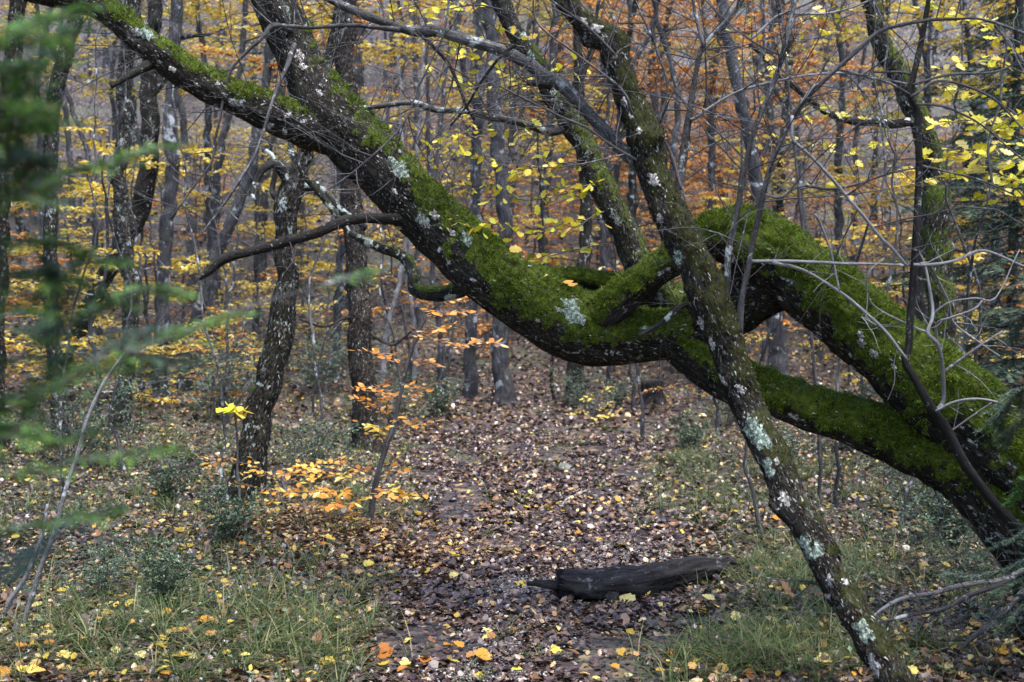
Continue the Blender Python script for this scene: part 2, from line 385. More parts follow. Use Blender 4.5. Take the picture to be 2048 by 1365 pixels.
M['lichen'] = None
def lichen_mat(name, a, b):
    m, nt = new_mat(name); tc = N(nt, 'ShaderNodeTexCoord').outputs['Object']
    n = noise_n(nt, tc, 70, 5, .75); c = ramp(nt, [(.40, tuple(x*.35 for x in a)), (.5, a), (.62, b)], n).outputs[0]
    finish(nt, c, .9, n, 1.0, .006, .2); return m
M['lichen'] = lichen_mat('grey_green_lichen', (.10, .13, .10), (.36, .42, .35))
M['lichen_w'] = lichen_mat('white_lichen', (.22, .20, .18), (.56, .53, .50))
def ground_mat():
    m, nt = new_mat('forest_floor'); p = N(nt, 'ShaderNodeNewGeometry').outputs['Position']
    v = N(nt, 'ShaderNodeTexVoronoi'); v.inputs['Scale'].default_value = 15; nt.links.new(p, v.inputs['Vector'])
    n = noise_n(nt, p, 5, 5); n2 = noise_n(nt, p, .6, 3)
    sep = N(nt, 'ShaderNodeSeparateColor'); nt.links.new(v.outputs['Color'], sep.inputs[0])
    c = ramp(nt, [(0, (.010, .007, .007)), (.5, (.028, .020, .018)), (.82, (.062, .042, .032)), (.95, (.16, .10, .05)), (1, (.26, .19, .10))], sep.outputs[0]).outputs[0]
    c = mixc(nt, thresh(nt, n, .45, .7), c, (.035, .026, .022))
    c = mixc(nt, math_n(nt, 'MULTIPLY', thresh(nt, n2, .5, .62), .55), c, (.055, .06, .035))
    finish(nt, c, .6, v.outputs['Distance'], .8, .03, .4); return m
M['ground'] = ground_mat()
def stone_mat(name, a, b):
    m, nt = new_mat(name); tc = N(nt, 'ShaderNodeTexCoord').outputs['Object']; n = noise_n(nt, tc, 20, 5)
    finish(nt, ramp(nt, [(.3, a), (.7, b)], n).outputs[0], .8, n, .6, .01); return m
M['grit'] = leaf_mat('pale_grit', [(0, (.06, .055, .055)), (.6, (.15, .14, .14)), (1, (.34, .32, .31))], .7, .02)
M['stone'] = stone_mat('mossy_stone', (.05, .055, .035), (.16, .16, .14))

# ================================================================== setting: the ground
def build_ground():
    acc = Acc()
    ys = np.concatenate([np.arange(1.0, 14, .09), np.geomspace(14, 120, 110)]); xs = np.concatenate([-np.geomspace(5, 90, 45)[::-1], np.arange(-4.9, 4.95, .1), np.geomspace(5, 90, 45)])
    X, Y = np.meshgrid(xs, ys); Z = ground(X, Y)
    ny, nx = X.shape; i = (np.arange(ny-1)[:, None]*nx + np.arange(nx-1)[None])
    q = np.stack([i, i+1, i+nx+1, i+nx], -1).reshape(-1, 4)
    acc.add(np.stack([X, Y, Z], -1).reshape(-1, 3), q)
    o = part('ground', acc, M['ground']); tag(o, kind='structure')
    # the sheet behind the camera
    acc = Acc(); g = np.meshgrid(np.linspace(-90, 90, 30), np.linspace(-60, .99, 12)); Z = ground(g[0], g[1]) - .012
    ny, nx = g[0].shape; i = (np.arange(ny-1)[:, None]*nx + np.arange(nx-1)[None])
    acc.add(np.stack([g[0], g[1], Z], -1).reshape(-1, 3), np.stack([i, i+1, i+nx+1, i+nx], -1).reshape(-1, 4))
    tag(part('ground', acc, M['ground']), kind='structure')
build_ground()

# ================================================================== near trees
def moss_fuzz(tubes, per_m2, parent, mat, hmin=.008, hmax=.02, thr=.35, rg=RG):
    acc = Acc()
    for t in tubes:
        V = t.V; Mn, n = V.shape[:2]
        A = V[:-1]; B = V[1:]; C = np.roll(V, -1, 1)[:-1]
        ar = np.linalg.norm(np.cross(B-A, C-A), axis=2); m = t.m[:-1]
        lam = ar*np.where(m > thr, m, 0)*per_m2; cnt = rg.poisson(lam)
        ii, jj = np.nonzero(cnt); rep = cnt[ii, jj]; ii = np.repeat(ii, rep); jj = np.repeat(jj, rep); k = len(ii)
        if not k: continue
        u = rg.uniform(0, 1, (k, 1)); v = rg.uniform(0, 1, (k, 1))
        p = A[ii, jj] + u*(B-A)[ii, jj] + v*(C-A)[ii, jj]; nr = t.D[ii, jj]
        p = p - nr*.003
        clump = vnoise(p, 45, 3)[:, None]
        d = nr*.9 + rg.normal(0, .45, (k, 3)) + np.array([0, 0, -.08]); d /= np.linalg.norm(d, axis=1)[:, None]
        h = rg.uniform(hmin, hmax, (k, 1))*(.25 + 1.5*clump*vnoise(p, 9, 14)[:, None]*2)
        s = rg.normal(0, 1, (k, 3)); s -= d*np.sum(s*d, 1)[:, None]; s /= np.linalg.norm(s, axis=1)[:, None]; s *= .0022
        s = s*rg.uniform(.6, 1.6, (k, 1)); W = np.stack([p-s, p+s, p+d*h], 1).reshape(-1, 3)
        acc.add(W, np.arange(3*k).reshape(-1, 3))
    if acc.n: part('moss', acc, mat, parent, smooth=False, kind='stuff')
def bark_scales(tubes, per_m2, parent, rg=RG, sz=.010):
    acc = Acc()
    for t in tubes:
        V = t.V; A = V[:-1]; B = V[1:]; C = np.roll(V, -1, 1)[:-1]; ar = np.linalg.norm(np.cross(B-A, C-A), axis=2)
        cnt = rg.poisson(ar*per_m2*(1 - .7*t.m[:-1])); ii, jj = np.nonzero(cnt); rep = cnt[ii, jj]; ii = np.repeat(ii, rep); jj = np.repeat(jj, rep); k = len(ii)
        p = A[ii, jj] + rg.uniform(0, 1, (k, 1))*(B-A)[ii, jj] + rg.uniform(0, 1, (k, 1))*(C-A)[ii, jj]; nr = t.D[ii, jj]; T = t.T[ii]; S = np.cross(nr, T)
        h = rg.uniform(.5, 1.6, (k, 1))*sz; wd = rg.uniform(.25, .6, (k, 1))*sz; sg = np.where(rg.uniform(0, 1, (k, 1)) < .5, -1, 1)
        a = p - nr*.002 - S*wd; b = p - nr*.002 + S*wd; c = p + T*sg*h*1.6 + nr*h*rg.uniform(.1, .75, (k, 1)) + S*rg.normal(0, .3, (k, 1))*h
        acc.add(np.stack([a, b, c], 1).reshape(-1, 3), np.arange(3*k).reshape(-1, 3))
    part('bark_scales', acc, M['scales'], parent, smooth=False, kind='stuff')
def lichen(tube, px, py, size, parent, mat, rg=RG, name='lichen_patch'):
    V = tube.V; pr = project(V); facing = np.sum(tube.D*(V - np.array([0, 0, CAMZ])), -1) < 0
    d = np.hypot(pr[..., 0]-px, pr[..., 1]-py) + np.where(facing, 0, 1e4)
    i, j = np.unravel_index(np.argmin(d), d.shape); c = V[i, j]; nr = tube.D[i, j]; T = tube.T[i]
    S = np.cross(nr, T); rad = size/2*pr[i, j, 2]/FPX
    na = 26; a = np.linspace(0, 2*np.pi, na, endpoint=False); out = rad*(.45 + .5*rg.uniform(0, 1, na) + .35*np.abs(np.sin(a*2 + rg.uniform(0, 6)))); out *= 1 + .25*np.cos(2*a + rg.uniform(-.5, .5))
    pts = [c + nr*.006]; 
    for f in (.5, 1.0):
        for k in range(na):
            q = c + (T*np.cos(a[k]) + S*np.sin(a[k]))*out[k]*f
            pts.append(q)
    pts = np.array(pts); i2 = np.argmin(np.linalg.norm(pts[:, None]-tube.P[None], axis=2), axis=1)
    ax = tube.P[i2]; TT = tube.T[i2]; rv = pts-ax; rv -= TT*np.sum(rv*TT, 1)[:, None]; rl = np.linalg.norm(rv, axis=1)[:, None]
    ang = np.arctan2(np.sum(rv*tube.B[i2], 1), np.sum(rv*tube.N[i2], 1)) % (2*np.pi); jj = np.round(ang/(2*np.pi)*tube.n).astype(int) % tube.n
    rr = np.maximum(tube.r[i2, jj], tube.r[i2, (jj+1) % tube.n])
    lift = np.concatenate([[.003], np.full(na, .003) + rg.uniform(-.0015, .003, na), np.full(na, .0008)])
    pts = ax + TT*np.sum((pts-ax)*TT, 1)[:, None] + rv/rl*(rr+lift)[:, None]
    k = np.arange(na); k1 = (k+1) % na
    acc = Acc(); acc.add(pts, np.stack([k*0, 1+k, 1+k1], -1), np.stack([1+k, 1+na+k, 1+na+k1, 1+k1], -1))
    part(name, acc, mat, parent)

# ---- the bent mossy tree
base = np.array([2.55, 4.75, 0.0]); base[2] = float(ground(base[0], base[1]))
BT = thing('mossy_tree', 'thick moss covered tree bent in an arch and dipping low across the path', 'tree', base)
def D(lst, d0, d1): 
    n = len(lst); return [(a, b, d0 + (d1-d0)*i/(n-1), wd) for i, (a, b, wd) in enumerate(lst)]
arch = Tube(np.concatenate([[[2.62, 4.7, -.12, .30], [2.56, 4.72, .12, .25]], pxc(D([(2110, 1015, 205), (2000, 900, 178), (1900, 812, 168), (1800, 725, 145), (1700, 640, 136), (1620, 572, 136), (1550, 520, 138), (1490, 485, 125), (1440, 478, 95), (1395, 492, 70), (1345, 525, 58), (1295, 560, 58), (1245, 600, 62), (1200, 640, 60)], 4.85, 5.2))]), 84, .014, .07, .014, [-.3, -.1, .15, .45, .65, .85, .85, .65, .55, .45, .4], 1, mossh=.02)
acc = Acc(); arch.add(acc); archo = part('trunk', acc, M['bark_mossy'], BT, label='arched trunk thick with bright green moss')
bark_scales([arch], 7000, archo); moss_fuzz([arch], 52000, archo, M['moss'])
mid = Tube(pxc([(1560, 560, 5.05, 100), (1510, 580, 5.12, 125), (1465, 610, 5.2, 125), (1415, 645, 5.25, 105), (1360, 668, 5.28, 92), (1300, 676, 5.3, 92), (1240, 672, 5.3, 112), (1180, 662, 5.3, 134), (1120, 640, 5.3, 134), (1060, 606, 5.3, 126), (1000, 566, 5.3, 120), (940, 520, 5.32, 116), (880, 462, 5.35, 112), (820, 402, 5.38, 112), (765, 342, 5.4, 112), (710, 285, 5.45, 116), (655, 225, 5.5, 108), (618, 160, 5.55, 90), (585, 90, 5.6, 84), (555, 20, 5.6, 82), (530, -50, 5.65, 80), (505, -150, 5.7, 74)]), 80, .014, .08, .015, [-.9, -.2, .25, .6, .7, .6, .4, .1, -.2, -.4, -.2, -.25, -.55, -.8, -.9], 2, mossh=.018)
acc = Acc(); mid.add(acc); mido = part('trunk', acc, M['bark_mossy'], BT, label='dipping trunk rising to the left, mossy on top with white lichen')
bark_scales([mid], 11000, mido); moss_fuzz([mid], 44000, mido, M['moss'])
low = Tube(pxc([(1300, 655, 5.35, 60), (1350, 680, 5.3, 85), (1405, 722, 5.25, 92), (1470, 768, 5.2, 86), (1540, 792, 5.15, 78), (1610, 816, 5.1, 80), (1700, 846, 5.05, 86), (1790, 880, 5.0, 98), (1870, 915, 4.95, 108), (1950, 968, 4.92, 122), (2030, 1045, 4.9, 150), (2120, 1150, 4.85, 190), (2170, 1250, 4.8, 220)]), 60, .014, .07, .012, [-.1, .2, .5, .65, .7, .7, .65, .55, .35, .1, 0], 3, mossh=.022)
acc = Acc(); low.add(acc); lowo = part('limb', acc, M['bark_mossy'], BT, label='lower limb hung with dark green moss')
bark_scales([low], 6000, lowo); moss_fuzz([low], 50000, lowo, M['moss'])
left = Tube(pxc(D([(720, 290, 70), (665, 272, 82), (610, 255, 78), (540, 228, 70), (460, 192, 62), (400, 165, 60), (340, 125, 62), (290, 88, 52), (240, 45, 48), (190, 14, 46), (120, -5, 40), (40, -20, 36), (-60, -60, 30)], 5.45, 5.5)), 48, .015, .09, .011, [-.5, -.3, -.1, 0, -.2, .1, -.1, -.2, -.5, -.6], 4)
acc = Acc(); left.add(acc); lefto = part('limb', acc, M['bark_mossy'], BT)
bark_scales([left], 11000, lefto); moss_fuzz([left], 36000, lefto, M['moss'])
back = Tube(pxc([(1400, 600, 5.5, 60), (1340, 605, 5.6, 62), (1290, 592, 5.62, 50), (1230, 572, 5.65, 40), (1165, 562, 5.68, 36), (1110, 554, 5.7, 28), (1075, 548, 5.72, 18)]), 22, .025, .08, .006, [.6, .6, .4, .5, .1], 5)
acc = Acc(); back.add(acc); backo = part('limb', acc, M['bark_mossy'], BT); moss_fuzz([back], 40000, backo, M['moss'])
for nm, ct, ms, mat, mo in (
    ('branch', [(960, 560, 5.4, 34), (910, 586, 5.55, 28), (868, 590, 5.65, 28), (832, 578, 5.7, 25), (826, 545, 5.75, 24), (800, 512, 5.8, 20), (755, 494, 5.85, 17), (705, 468, 5.9, 14), (660, 415, 5.95, 13), (620, 368, 6, 11), (600, 330, 6, 7)], 14, M['bark_grey'], [.1, -.3, -.8, -1]),
    ('dead_branch', [(800, 440, 5.3, 24), (760, 436, 5.15, 22), (725, 436, 5.1, 19), (690, 440, 5.05, 21), (640, 460, 5.0, 20), (560, 490, 4.95, 20), (500, 506, 4.9, 17), (445, 520, 4.85, 19), (418, 542, 4.85, 15), (400, 557, 4.85, 4)], 14, M['bark_dark'], None),
    ('stub', [(325, 108, 5.48, 24), (300, 128, 5.45, 22), (265, 148, 5.38, 15), (222, 176, 5.3, 8)], 10, M['bark_dark'], None),
    ('branch', [(585, 60, 5.5, 14), (545, 52, 5.45, 11), (520, 80, 5.4, 8), (496, 99, 5.4, 7), (465, 133, 5.4, 6), (455, 171, 5.4, 6), (441, 222, 5.4, 5.5), (431, 274, 5.4, 5), (424, 328, 5.4, 5), (376, 393, 5.4, 4), (340, 440, 5.4, 3)], 6, M['bark_twig'], None),
    ('branch', [(590, 90, 5.5, 12), (568, 150, 5.3, 8), (545, 210, 5.25, 7), (520, 290, 5.2, 6), (495, 340, 5.2, 6), (440, 420, 5.2, 5), (400, 470, 5.2, 3)], 6, M['bark_twig'], None)):
    t = Tube(pxc(ct), ms, .02, .12, .003 if ms > 8 else 0, mo, 6+len(ct), wob=.02); acc = Acc(); t.add(acc); po = part(nm, acc, mat, BT)
    if ms > 8: bark_scales([t], 9000, po, RG, .007)
    acc = Acc(); fine_twigs(acc, t.P, t.R, 6 if nm != 'stub' else 1, .12, .5, .1, 2); part('twigs', acc, M['bark_twig'], po, kind='stuff')
for px, py, s in ((800, 338, 46), (1150, 628, 52), (1140, 610, 30), (930, 478, 26), (290, 68, 26), (845, 440, 26), (1290, 660, 18)): lichen(mid if px > 700 else left, px, py, s, mido if px > 700 else lefto, M['lichen'])
for px, py, s in ((598, 110, 26), (607, 135, 20), (570, 60, 16), (640, 185, 14), (870, 430, 20), (850, 442, 24), (905, 470, 14), (790, 385, 12), (945, 560, 12), (1075, 640, 10), (628, 290, 16)): lichen(mid, px, py, s, mido, M['lichen_w'])
for px, py, s in ((273, 66, 18), (345, 137, 14), (465, 203, 18), (320, 125, 10), (545, 250, 13), (570, 265, 12), (390, 170, 9)): lichen(left, px, py, s, lefto, M['lichen_w'])
for px, py, s in ((1747, 708, 20), (1725, 686, 20), (1720, 668, 14), (1560, 598, 12), (1785, 735, 12)): lichen(arch, px, py, s, archo, M['lichen_w'])
acc = Acc(); fine_twigs(acc, mid.P, mid.R*.1, 52, .15, .8, .25, 2, start=.45); part('twigs', acc, M['bark_twig'], mido, kind='stuff')
acc = Acc(); fine_twigs(acc, left.P, left.R*.1, 46, .15, .75, .2, 2, start=.15); part('twigs', acc, M['bark_twig'], lefto, kind='stuff')

t2 = Tube(pxc(D([(1400, 640, 50), (1350, 610, 54), (1312, 580, 54), (1275, 532, 54), (1242, 450, 50), (1210, 387, 47), (1188, 345, 45), (1173, 301, 43), (1149, 262, 44), (1125, 220, 42), (1101, 190, 40), (1078, 135, 37), (1045, 85, 36), (1019, 44, 34), (995, -5, 33), (965, -80, 30)], 5.45, 5.75)), 36, .018, .12, .008, [.2, .1, .1, .15, -.1, -.3, -.6, -.7], 21, wob=.02)
acc = Acc(); t2.add(acc); t2o = part('limb', acc, M['bark_grey'], BT, label='thin lichened limb rising behind, mossy on one side'); bark_scales([t2], 12000, t2o); moss_fuzz([t2], 22000, t2o, M['moss_dark'], .006, .015, .45)
for px, py, s in ((1112, 205, 22), (1060, 112, 20), (1128, 240, 14), (1022, 60, 16)): lichen(t2, px, py, s, t2o, M['lichen'])
acc = Acc(); fine_twigs(acc, t2.P, t2.R*.12, 44, .15, .8, .25, 2, start=.3); part('twigs', acc, M['bark_twig'], t2o, kind='stuff')
for ct in ([(1145, 262, 18), (1135, 255, 16), (1108, 263, 15), (1056, 250, 15), (988, 236, 14), (933, 222, 13), (872, 219, 13), (827, 203, 12), (765, 214, 10), (714, 219, 7)], [(1120, 215, 18), (1160, 150, 12), (1190, 80, 9), (1200, 0, 7)]):
    t = Tube(pxc(D(ct, 5.65, 5.4)), 10, .03, .14, .003, None, 77, wob=.02); acc = Acc(); t.add(acc); po = part('branch', acc, M['bark_branch'], BT)
    acc = Acc(); fine_twigs(acc, t.P, t.R, 14, .12, .6, .2, 2); part('twigs', acc, M['bark_twig'], po, kind='stuff')

# ---- the leaning tree in front of it
LBASE = at(1806, 1400, 3.9); LBASE[2] = float(ground(LBASE[0], LBASE[1]))
LT = thing('leaning_tree', 'slender dark tree spotted with lichen leaning left in front of the mossy arch', 'tree', LBASE)
lc = D([(1786, 1365, 84), (1741, 1291, 70), (1707, 1223, 66), (1673, 1172, 65), (1642, 1110, 70), (1608, 1045, 75), (1574, 984, 76), (1543, 919, 70), (1519, 880, 70), (1499, 826, 68), (1475, 758, 70), (1447, 683, 72), (1416, 604, 76), (1392, 535, 76), (1358, 467, 72), (1332, 421, 70), (1306, 363, 64), (1292, 308, 66), (1283, 262, 66), (1262, 212, 52), (1244, 164, 52), (1232, 125, 56), (1222, 88, 58), (1186, 66, 46), (1159, 38, 42), (1125, 0, 42), (1095, -40, 40), (1060, -110, 38)], 4.42, 4.75)
lc = [(a, b, c_ - .5*max(0, 1 - i_/9), wd*.88) for i_, (a, b, c_, wd) in enumerate(lc)]
lean = Tube(np.concatenate([[[LBASE[0]+.06, LBASE[1]-.03, LBASE[2]-.15, .12], [LBASE[0]+.01, LBASE[1], max(LBASE[2], .0), .095]], pxc(lc)]), 48, .014, .17, .012, [-.1, -.3, -.4, -.4, -.1, .15, .4, .5, .5, .4, .2, 0, -.4], 11, wob=.015)
for b_ in ((1246, 78, .030, .05), (1256, 152, .022, .04), (1312, 275, .030, .05), (1172, 84, .022, .04), (1545, 1012, .022, .04), (1700, 1225, .02, .05), (1360, 430, .02, .06), (1440, 560, .02, .05)): lean.bump(*b_)
acc = Acc(); lean.add(acc); leano = part('trunk', acc, M['bark_lichen'], LT)
bark_scales([lean], 15000, leano); moss_fuzz([lean], 26000, leano, M['moss_dark'], .005, .012, .45)
for px, py, s in ((1515, 872, 62), (1505, 850, 36), (1538, 940, 36), (1612, 1096, 50), (1636, 1100, 28), (1730, 1265, 44), (1358, 518, 26), (1600, 1120, 26)): lichen(lean, px, py, s, leano, M['lichen'])
for px, py, s in ((1570, 997, 26), (1306, 362, 26), (1320, 436, 18), (1248, 205, 18), (1405, 645, 22), (1425, 690, 22), (1446, 760, 22), (1480, 778, 20), (1690, 1165, 16), (1556, 925, 14), (1278, 262, 14), (1262, 232, 14), (1190, 55, 24), (1170, 45, 16), (1745, 1330, 36), (1660, 1160, 20)): lichen(lean, px, py, s, leano, M['lichen_w'])
LBR = (
 ([(1320, 360, 24), (1255, 308, 27), (1210, 260, 27), (1176, 226, 25), (1142, 188, 25), (1121, 168, 30), (1091, 154, 25), (1067, 133, 24), (1022, 109, 23), (954, 87, 23), (885, 65, 22), (850, 62, 26), (817, 62, 19), (748, 38, 18), (680, 10, 17), (620, -25, 15)], 4.75, 5.1, 'bark_branch', 10),
 ([(1100, 170, 22), (1085, 168, 17), (1054, 168, 13)], 4.84, 4.8, 'bark_dark', 0),
 ([(800, 60, 14), (750, 55, 11), (714, 51, 10), (633, 56, 9), (582, 51, 9), (548, 53, 8), (530, 75, 6)], 4.97, 5.1, 'bark_branch', 5),
 ([(831, 62, 10), (861, 89, 8), (896, 127, 8), (913, 164, 8), (933, 216, 7), (948, 240, 5)], 4.98, 5.0, 'bark_dark', 3),
 ([(1032, 91, 8), (1002, 113, 8), (964, 161, 7), (933, 212, 6), (899, 253, 5)], 4.86, 5.0, 'bark_dark', 3),
 ([(900, -20, 6), (885, 68, 6), (861, 120, 5), (837, 178, 5), (817, 233, 5), (776, 284, 5), (714, 339, 4.5), (660, 375, 3)], 4.8, 4.8, 'bark_twig', 5),
 ([(1290, 330, 8), (1227, 291, 6), (1176, 257, 6), (1125, 236, 5), (1056, 202, 5), (998, 171, 4)], 4.6, 4.5, 'bark_twig', 4),
 ([(1476, 690, 18), (1485, 604, 15), (1498, 518, 14), (1514, 450, 13), (1526, 393, 13), (1543, 325, 13), (1560, 284, 12), (1580, 239, 12), (1604, 205, 12), (1639, 171, 11), (1673, 140, 11), (1717, 99, 11), (1758, 65, 10), (1803, 51, 9), (1861, 41, 8), (1912, 39, 7), (1964, 38, 6.5), (2048, 65, 6), (2100, 85, 5)], 4.55, 4.3, 'bark_twig', 12),
 ([(1455, 660, 18), (1449, 614, 17), (1454, 553, 15), (1457, 508, 15), (1468, 450, 14), (1475, 410, 14), (1492, 335, 14), (1509, 263, 13), (1533, 205, 13), (1560, 137, 13), (1577, 68, 12), (1587, 0, 11), (1592, -50, 10)], 4.55, 4.5, 'bark_branch', 10),
 ([(1365, 450, 20), (1362, 376, 18), (1370, 291, 17), (1386, 195, 14), (1399, 120, 13), (1410, 89, 12), (1451, 44, 9), (1485, 0, 9), (1520, -50, 7)], 4.7, 4.8, 'bark_branch', 12),
 ([(1408, 95, 10), (1392, 27, 9), (1382, -20, 8)], 4.75, 4.8, 'bark_branch', 4),
 ([(1584, 232, 8), (1583, 260, 8), (1586, 282, 8), (1622, 315, 8), (1663, 356, 8), (1707, 410, 8), (1758, 470, 8), (1786, 496, 8), (1818, 532, 7)], 4.4, 4.35, 'bark_pale', 3),
 ([(1600, 210, 6), (1625, 176, 6), (1638, 168, 5)], 4.4, 4.42, 'bark_pale', 1),
 ([(1382, 240, 9), (1392, 236, 8), (1434, 205, 7), (1485, 178, 7), (1553, 161, 6.5), (1622, 150, 6), (1690, 147, 6), (1758, 157, 5), (1815, 168, 4)], 4.72, 4.5, 'bark_pale', 6),
 ([(1530, 390, 6), (1560, 395, 6), (1600, 372, 7), (1660, 378, 7), (1720, 368, 6), (1790, 345, 5), (1830, 338, 4)], 4.4, 4.5, 'bark_twig', 5),
 ([(1500, 80, 7), (1560, 30, 6), (1600, 28, 6), (1660, 26, 6), (1720, 10, 5), (1760, -10, 5)], 4.6, 4.6, 'bark_pale', 3),
 ([(1230, 110, 8), (1180, 60, 7), (1130, 20, 6), (1075, -20, 5)], 4.6, 4.5, 'bark_twig', 2),
 ([(1265, 230, 7), (1240, 180, 6), (1150, 110, 5), (1075, 50, 5), (1066, -10, 4)], 4.55, 4.3, 'bark_twig', 3),
 ([(1395, 640, 16), (1370, 610, 14), (1330, 640, 13), (1275, 672, 8)], 4.9, 4.7, 'bark_grey', 1),
 ([(1362, 380, 9), (1345, 320, 8), (1320, 250, 7), (1335, 180, 6), (1310, 90, 6), (1280, 20, 5), (1265, -20, 4)], 4.65, 4.8, 'bark_twig', 6),
)
for k, (ct, d0, d1, mat, nt_) in enumerate(LBR):
    t = Tube(pxc(D([(a, b, wd*(1 if wd > 15 else .85)) for a, b, wd in ct], d0, d1)), 10 if ct[0][2] > 15 else 6, .025, .15, .002 if ct[0][2] > 15 else 0, None, 40+k, wob=.012); acc = Acc(); t.add(acc); po = part('branch', acc, M[mat], LT)
    if ct[0][2] > 15: bark_scales([t], 9000, po, RG, .006)
    if nt_: acc = Acc(); fine_twigs(acc, t.P, t.R, int(nt_*3.3), .1, .75, .15, 2); part('twigs', acc, M['bark_twig'], po, kind='stuff')

# ---- the dark sapling on the right with pale dead twigs
RB = np.array([2.35, 4.4, float(ground(2.35, 4.4))])
RS = thing('dark_sapling', 'thin dark upright sapling with pale dead twigs before the mossy trunk', 'sapling', RB)
def pt_px(P): return P
stem = Tube(np.concatenate([[[2.35, 4.4, RB[2]-.06, .03], [2.28, 4.42, RB[2]+.12, .026]], pxc(D([(2110, 1165, 24), (2042, 1069, 22), (1984, 1000, 21), (1936, 939, 20), (1895, 860, 20), (1871, 823, 18), (1844, 782, 16), (1823, 750, 15), (1810, 724, 15), (1818, 690, 15), (1822, 621, 15), (1827, 535, 15), (1832, 450, 14), (1834, 410, 14), (1837, 308, 14), (1835, 222, 13), (1822, 192, 13), (1827, 154, 12), (1844, 68, 11), (1856, 0, 10), (1866, -60, 9)], 4.45, 4.5))]), 12, .02, .1, .002, None, 71, wob=.01)
acc = Acc(); stem.add(acc); stemo = part('stem', acc, M['bark_dark'], RS)
RTW = [([(1504, 523), (1587, 522), (1690, 527), (1793, 530), (1827, 530)], 6), ([(1827, 530), (1861, 529), (1912, 520), (1967, 501), (2046, 532), (2080, 540)], 6),
 ([(1545, 525), (1605, 542), (1676, 582), (1724, 618), (1769, 659), (1800, 700), (1815, 720)], 7), ([(1630, 430), (1642, 450), (1663, 505), (1680, 582)], 5),
 ([(1871, 823), (1887, 800), (1887, 744), (1875, 690), (1854, 665), (1865, 628), (1854, 553), (1841, 512), (1830, 500)], 8),
 ([(1875, 690), (1873, 648), (1902, 635), (1947, 618), (1967, 597)], 5), ([(1887, 744), (1947, 703), (2005, 662)], 5), ([(1871, 823), (1912, 804), (1964, 799), (2032, 816)], 5),
 ([(1840, 528), (1861, 532), (1895, 597), (1906, 645), (1957, 683), (2001, 713)], 5), ([(1854, 665), (1810, 647), (1758, 621), (1736, 597), (1735, 549), (1765, 518)], 4), ([(1900, 862), (1907, 859), (1984, 807)], 4),
 ([(1865, 628), (1900, 605), (1950, 597), (1990, 597), (2030, 520), (2040, 500)], 3.5), ([(1760, 655), (1727, 637), (1722, 636)], 4), ([(1820, 190), (1775, 165), (1720, 150), (1680, 140)], 5), ([(1822, 195), (1870, 165), (1920, 170), (1990, 200), (2048, 260)], 6),
 ([(1832, 208), (1890, 215), (1960, 250), (2048, 320)], 5), ([(1825, 170), (1900, 150), (1990, 145), (2048, 115)], 5), ([(1828, 150), (1800, 145), (1750, 145)], 5), ([(1836, 330), (1900, 345), (1960, 360), (2030, 390)], 4)]
for k, (pl, wd) in enumerate(RTW):
    n = len(pl); dd = 4.47
    C = pxc([(a, b, dd - .05*math.sin(i*1.1+k), wd*1.15*(1-.45*i/n)) for i, (a, b) in enumerate(pl)])
    t = Tube(C, 6, .02, .1, 0, None, 80+k, wob=.008); acc = Acc(); t.add(acc); po = part('dead_twig' if k < 13 else 'branch', acc, M['bark_pale' if k < 13 else 'bark_twig'], RS)
    acc = Acc(); fine_twigs(acc, t.P, t.R, 4, .06, .25, .1, 1); part('twiglets', acc, M['bark_pale' if k < 13 else 'bark_twig'], po, kind='stuff')

# ================================================================== mid-distance trees by hand
def tree_px(name, label, ct, d, mat, nseg=16, moss=None, seed=0, branches=(), twn=14, furrow=.009, cat='tree', flare=.35, group=None, top=None, step=.06):
    """ct from the foot upwards in photo pixels; the foot is set on the ground at distance d"""
    d = float(hit(ct[0][0], ct[0][1])[1])
    p0 = at(ct[0][0], ct[0][1], d); g = float(ground(p0[0], d))
    C = pxc([(a, b, d, wd*(.86 if wd < 100 else 1)) for a, b, wd in ct])
    C = np.concatenate([[[C[0, 0] - .3*(C[1, 0]-C[0, 0])*0, d, g-.15, C[0, 3]*1.1]], C[C[:, 2] > g+.05]])
    e = C[-1].copy(); dr = C[-1] - C[-2]; e[:3] += dr[:3]/np.linalg.norm(dr[:3])*2.2; e[3] *= .7; C = np.concatenate([C, [e]]) if top is None else C
    th = thing(name, label, cat, (C[0, 0], d, g), group)
    t = Tube(C, nseg, step, .09, furrow, moss, seed, flare=flare, wob=.05); acc = Acc(); t.add(acc); tr = part('trunk', acc, mat, th)
    rg = np.random.default_rng(seed+100)
    if d < 14 and nseg > 12: bark_scales([t], 5500, tr, rg, .016)
    for bi, (bc, dd) in enumerate(branches):
        b = Tube(pxc([(a, y, d+dd*i/max(1, len(bc)-1), wd) for i, (a, y, wd) in enumerate(bc)]), 8, .05, .12, .002, None, seed*7+bi, wob=.03); acc = Acc(); b.add(acc); po = part('branch', acc, mat, th)
        acc = Acc(); fine_twigs(acc, b.P, b.R, 6, .2, .8, .2, 2, rg); part('twigs', acc, M['bark_twig'], po, kind='stuff')
    if twn: acc = Acc(); fine_twigs(acc, t.P, t.R*.15, twn, .3, 1.3, .25, 2, rg, start=.35); part('twigs', acc, M['bark_twig'], tr, kind='stuff')
    return th, t, tr
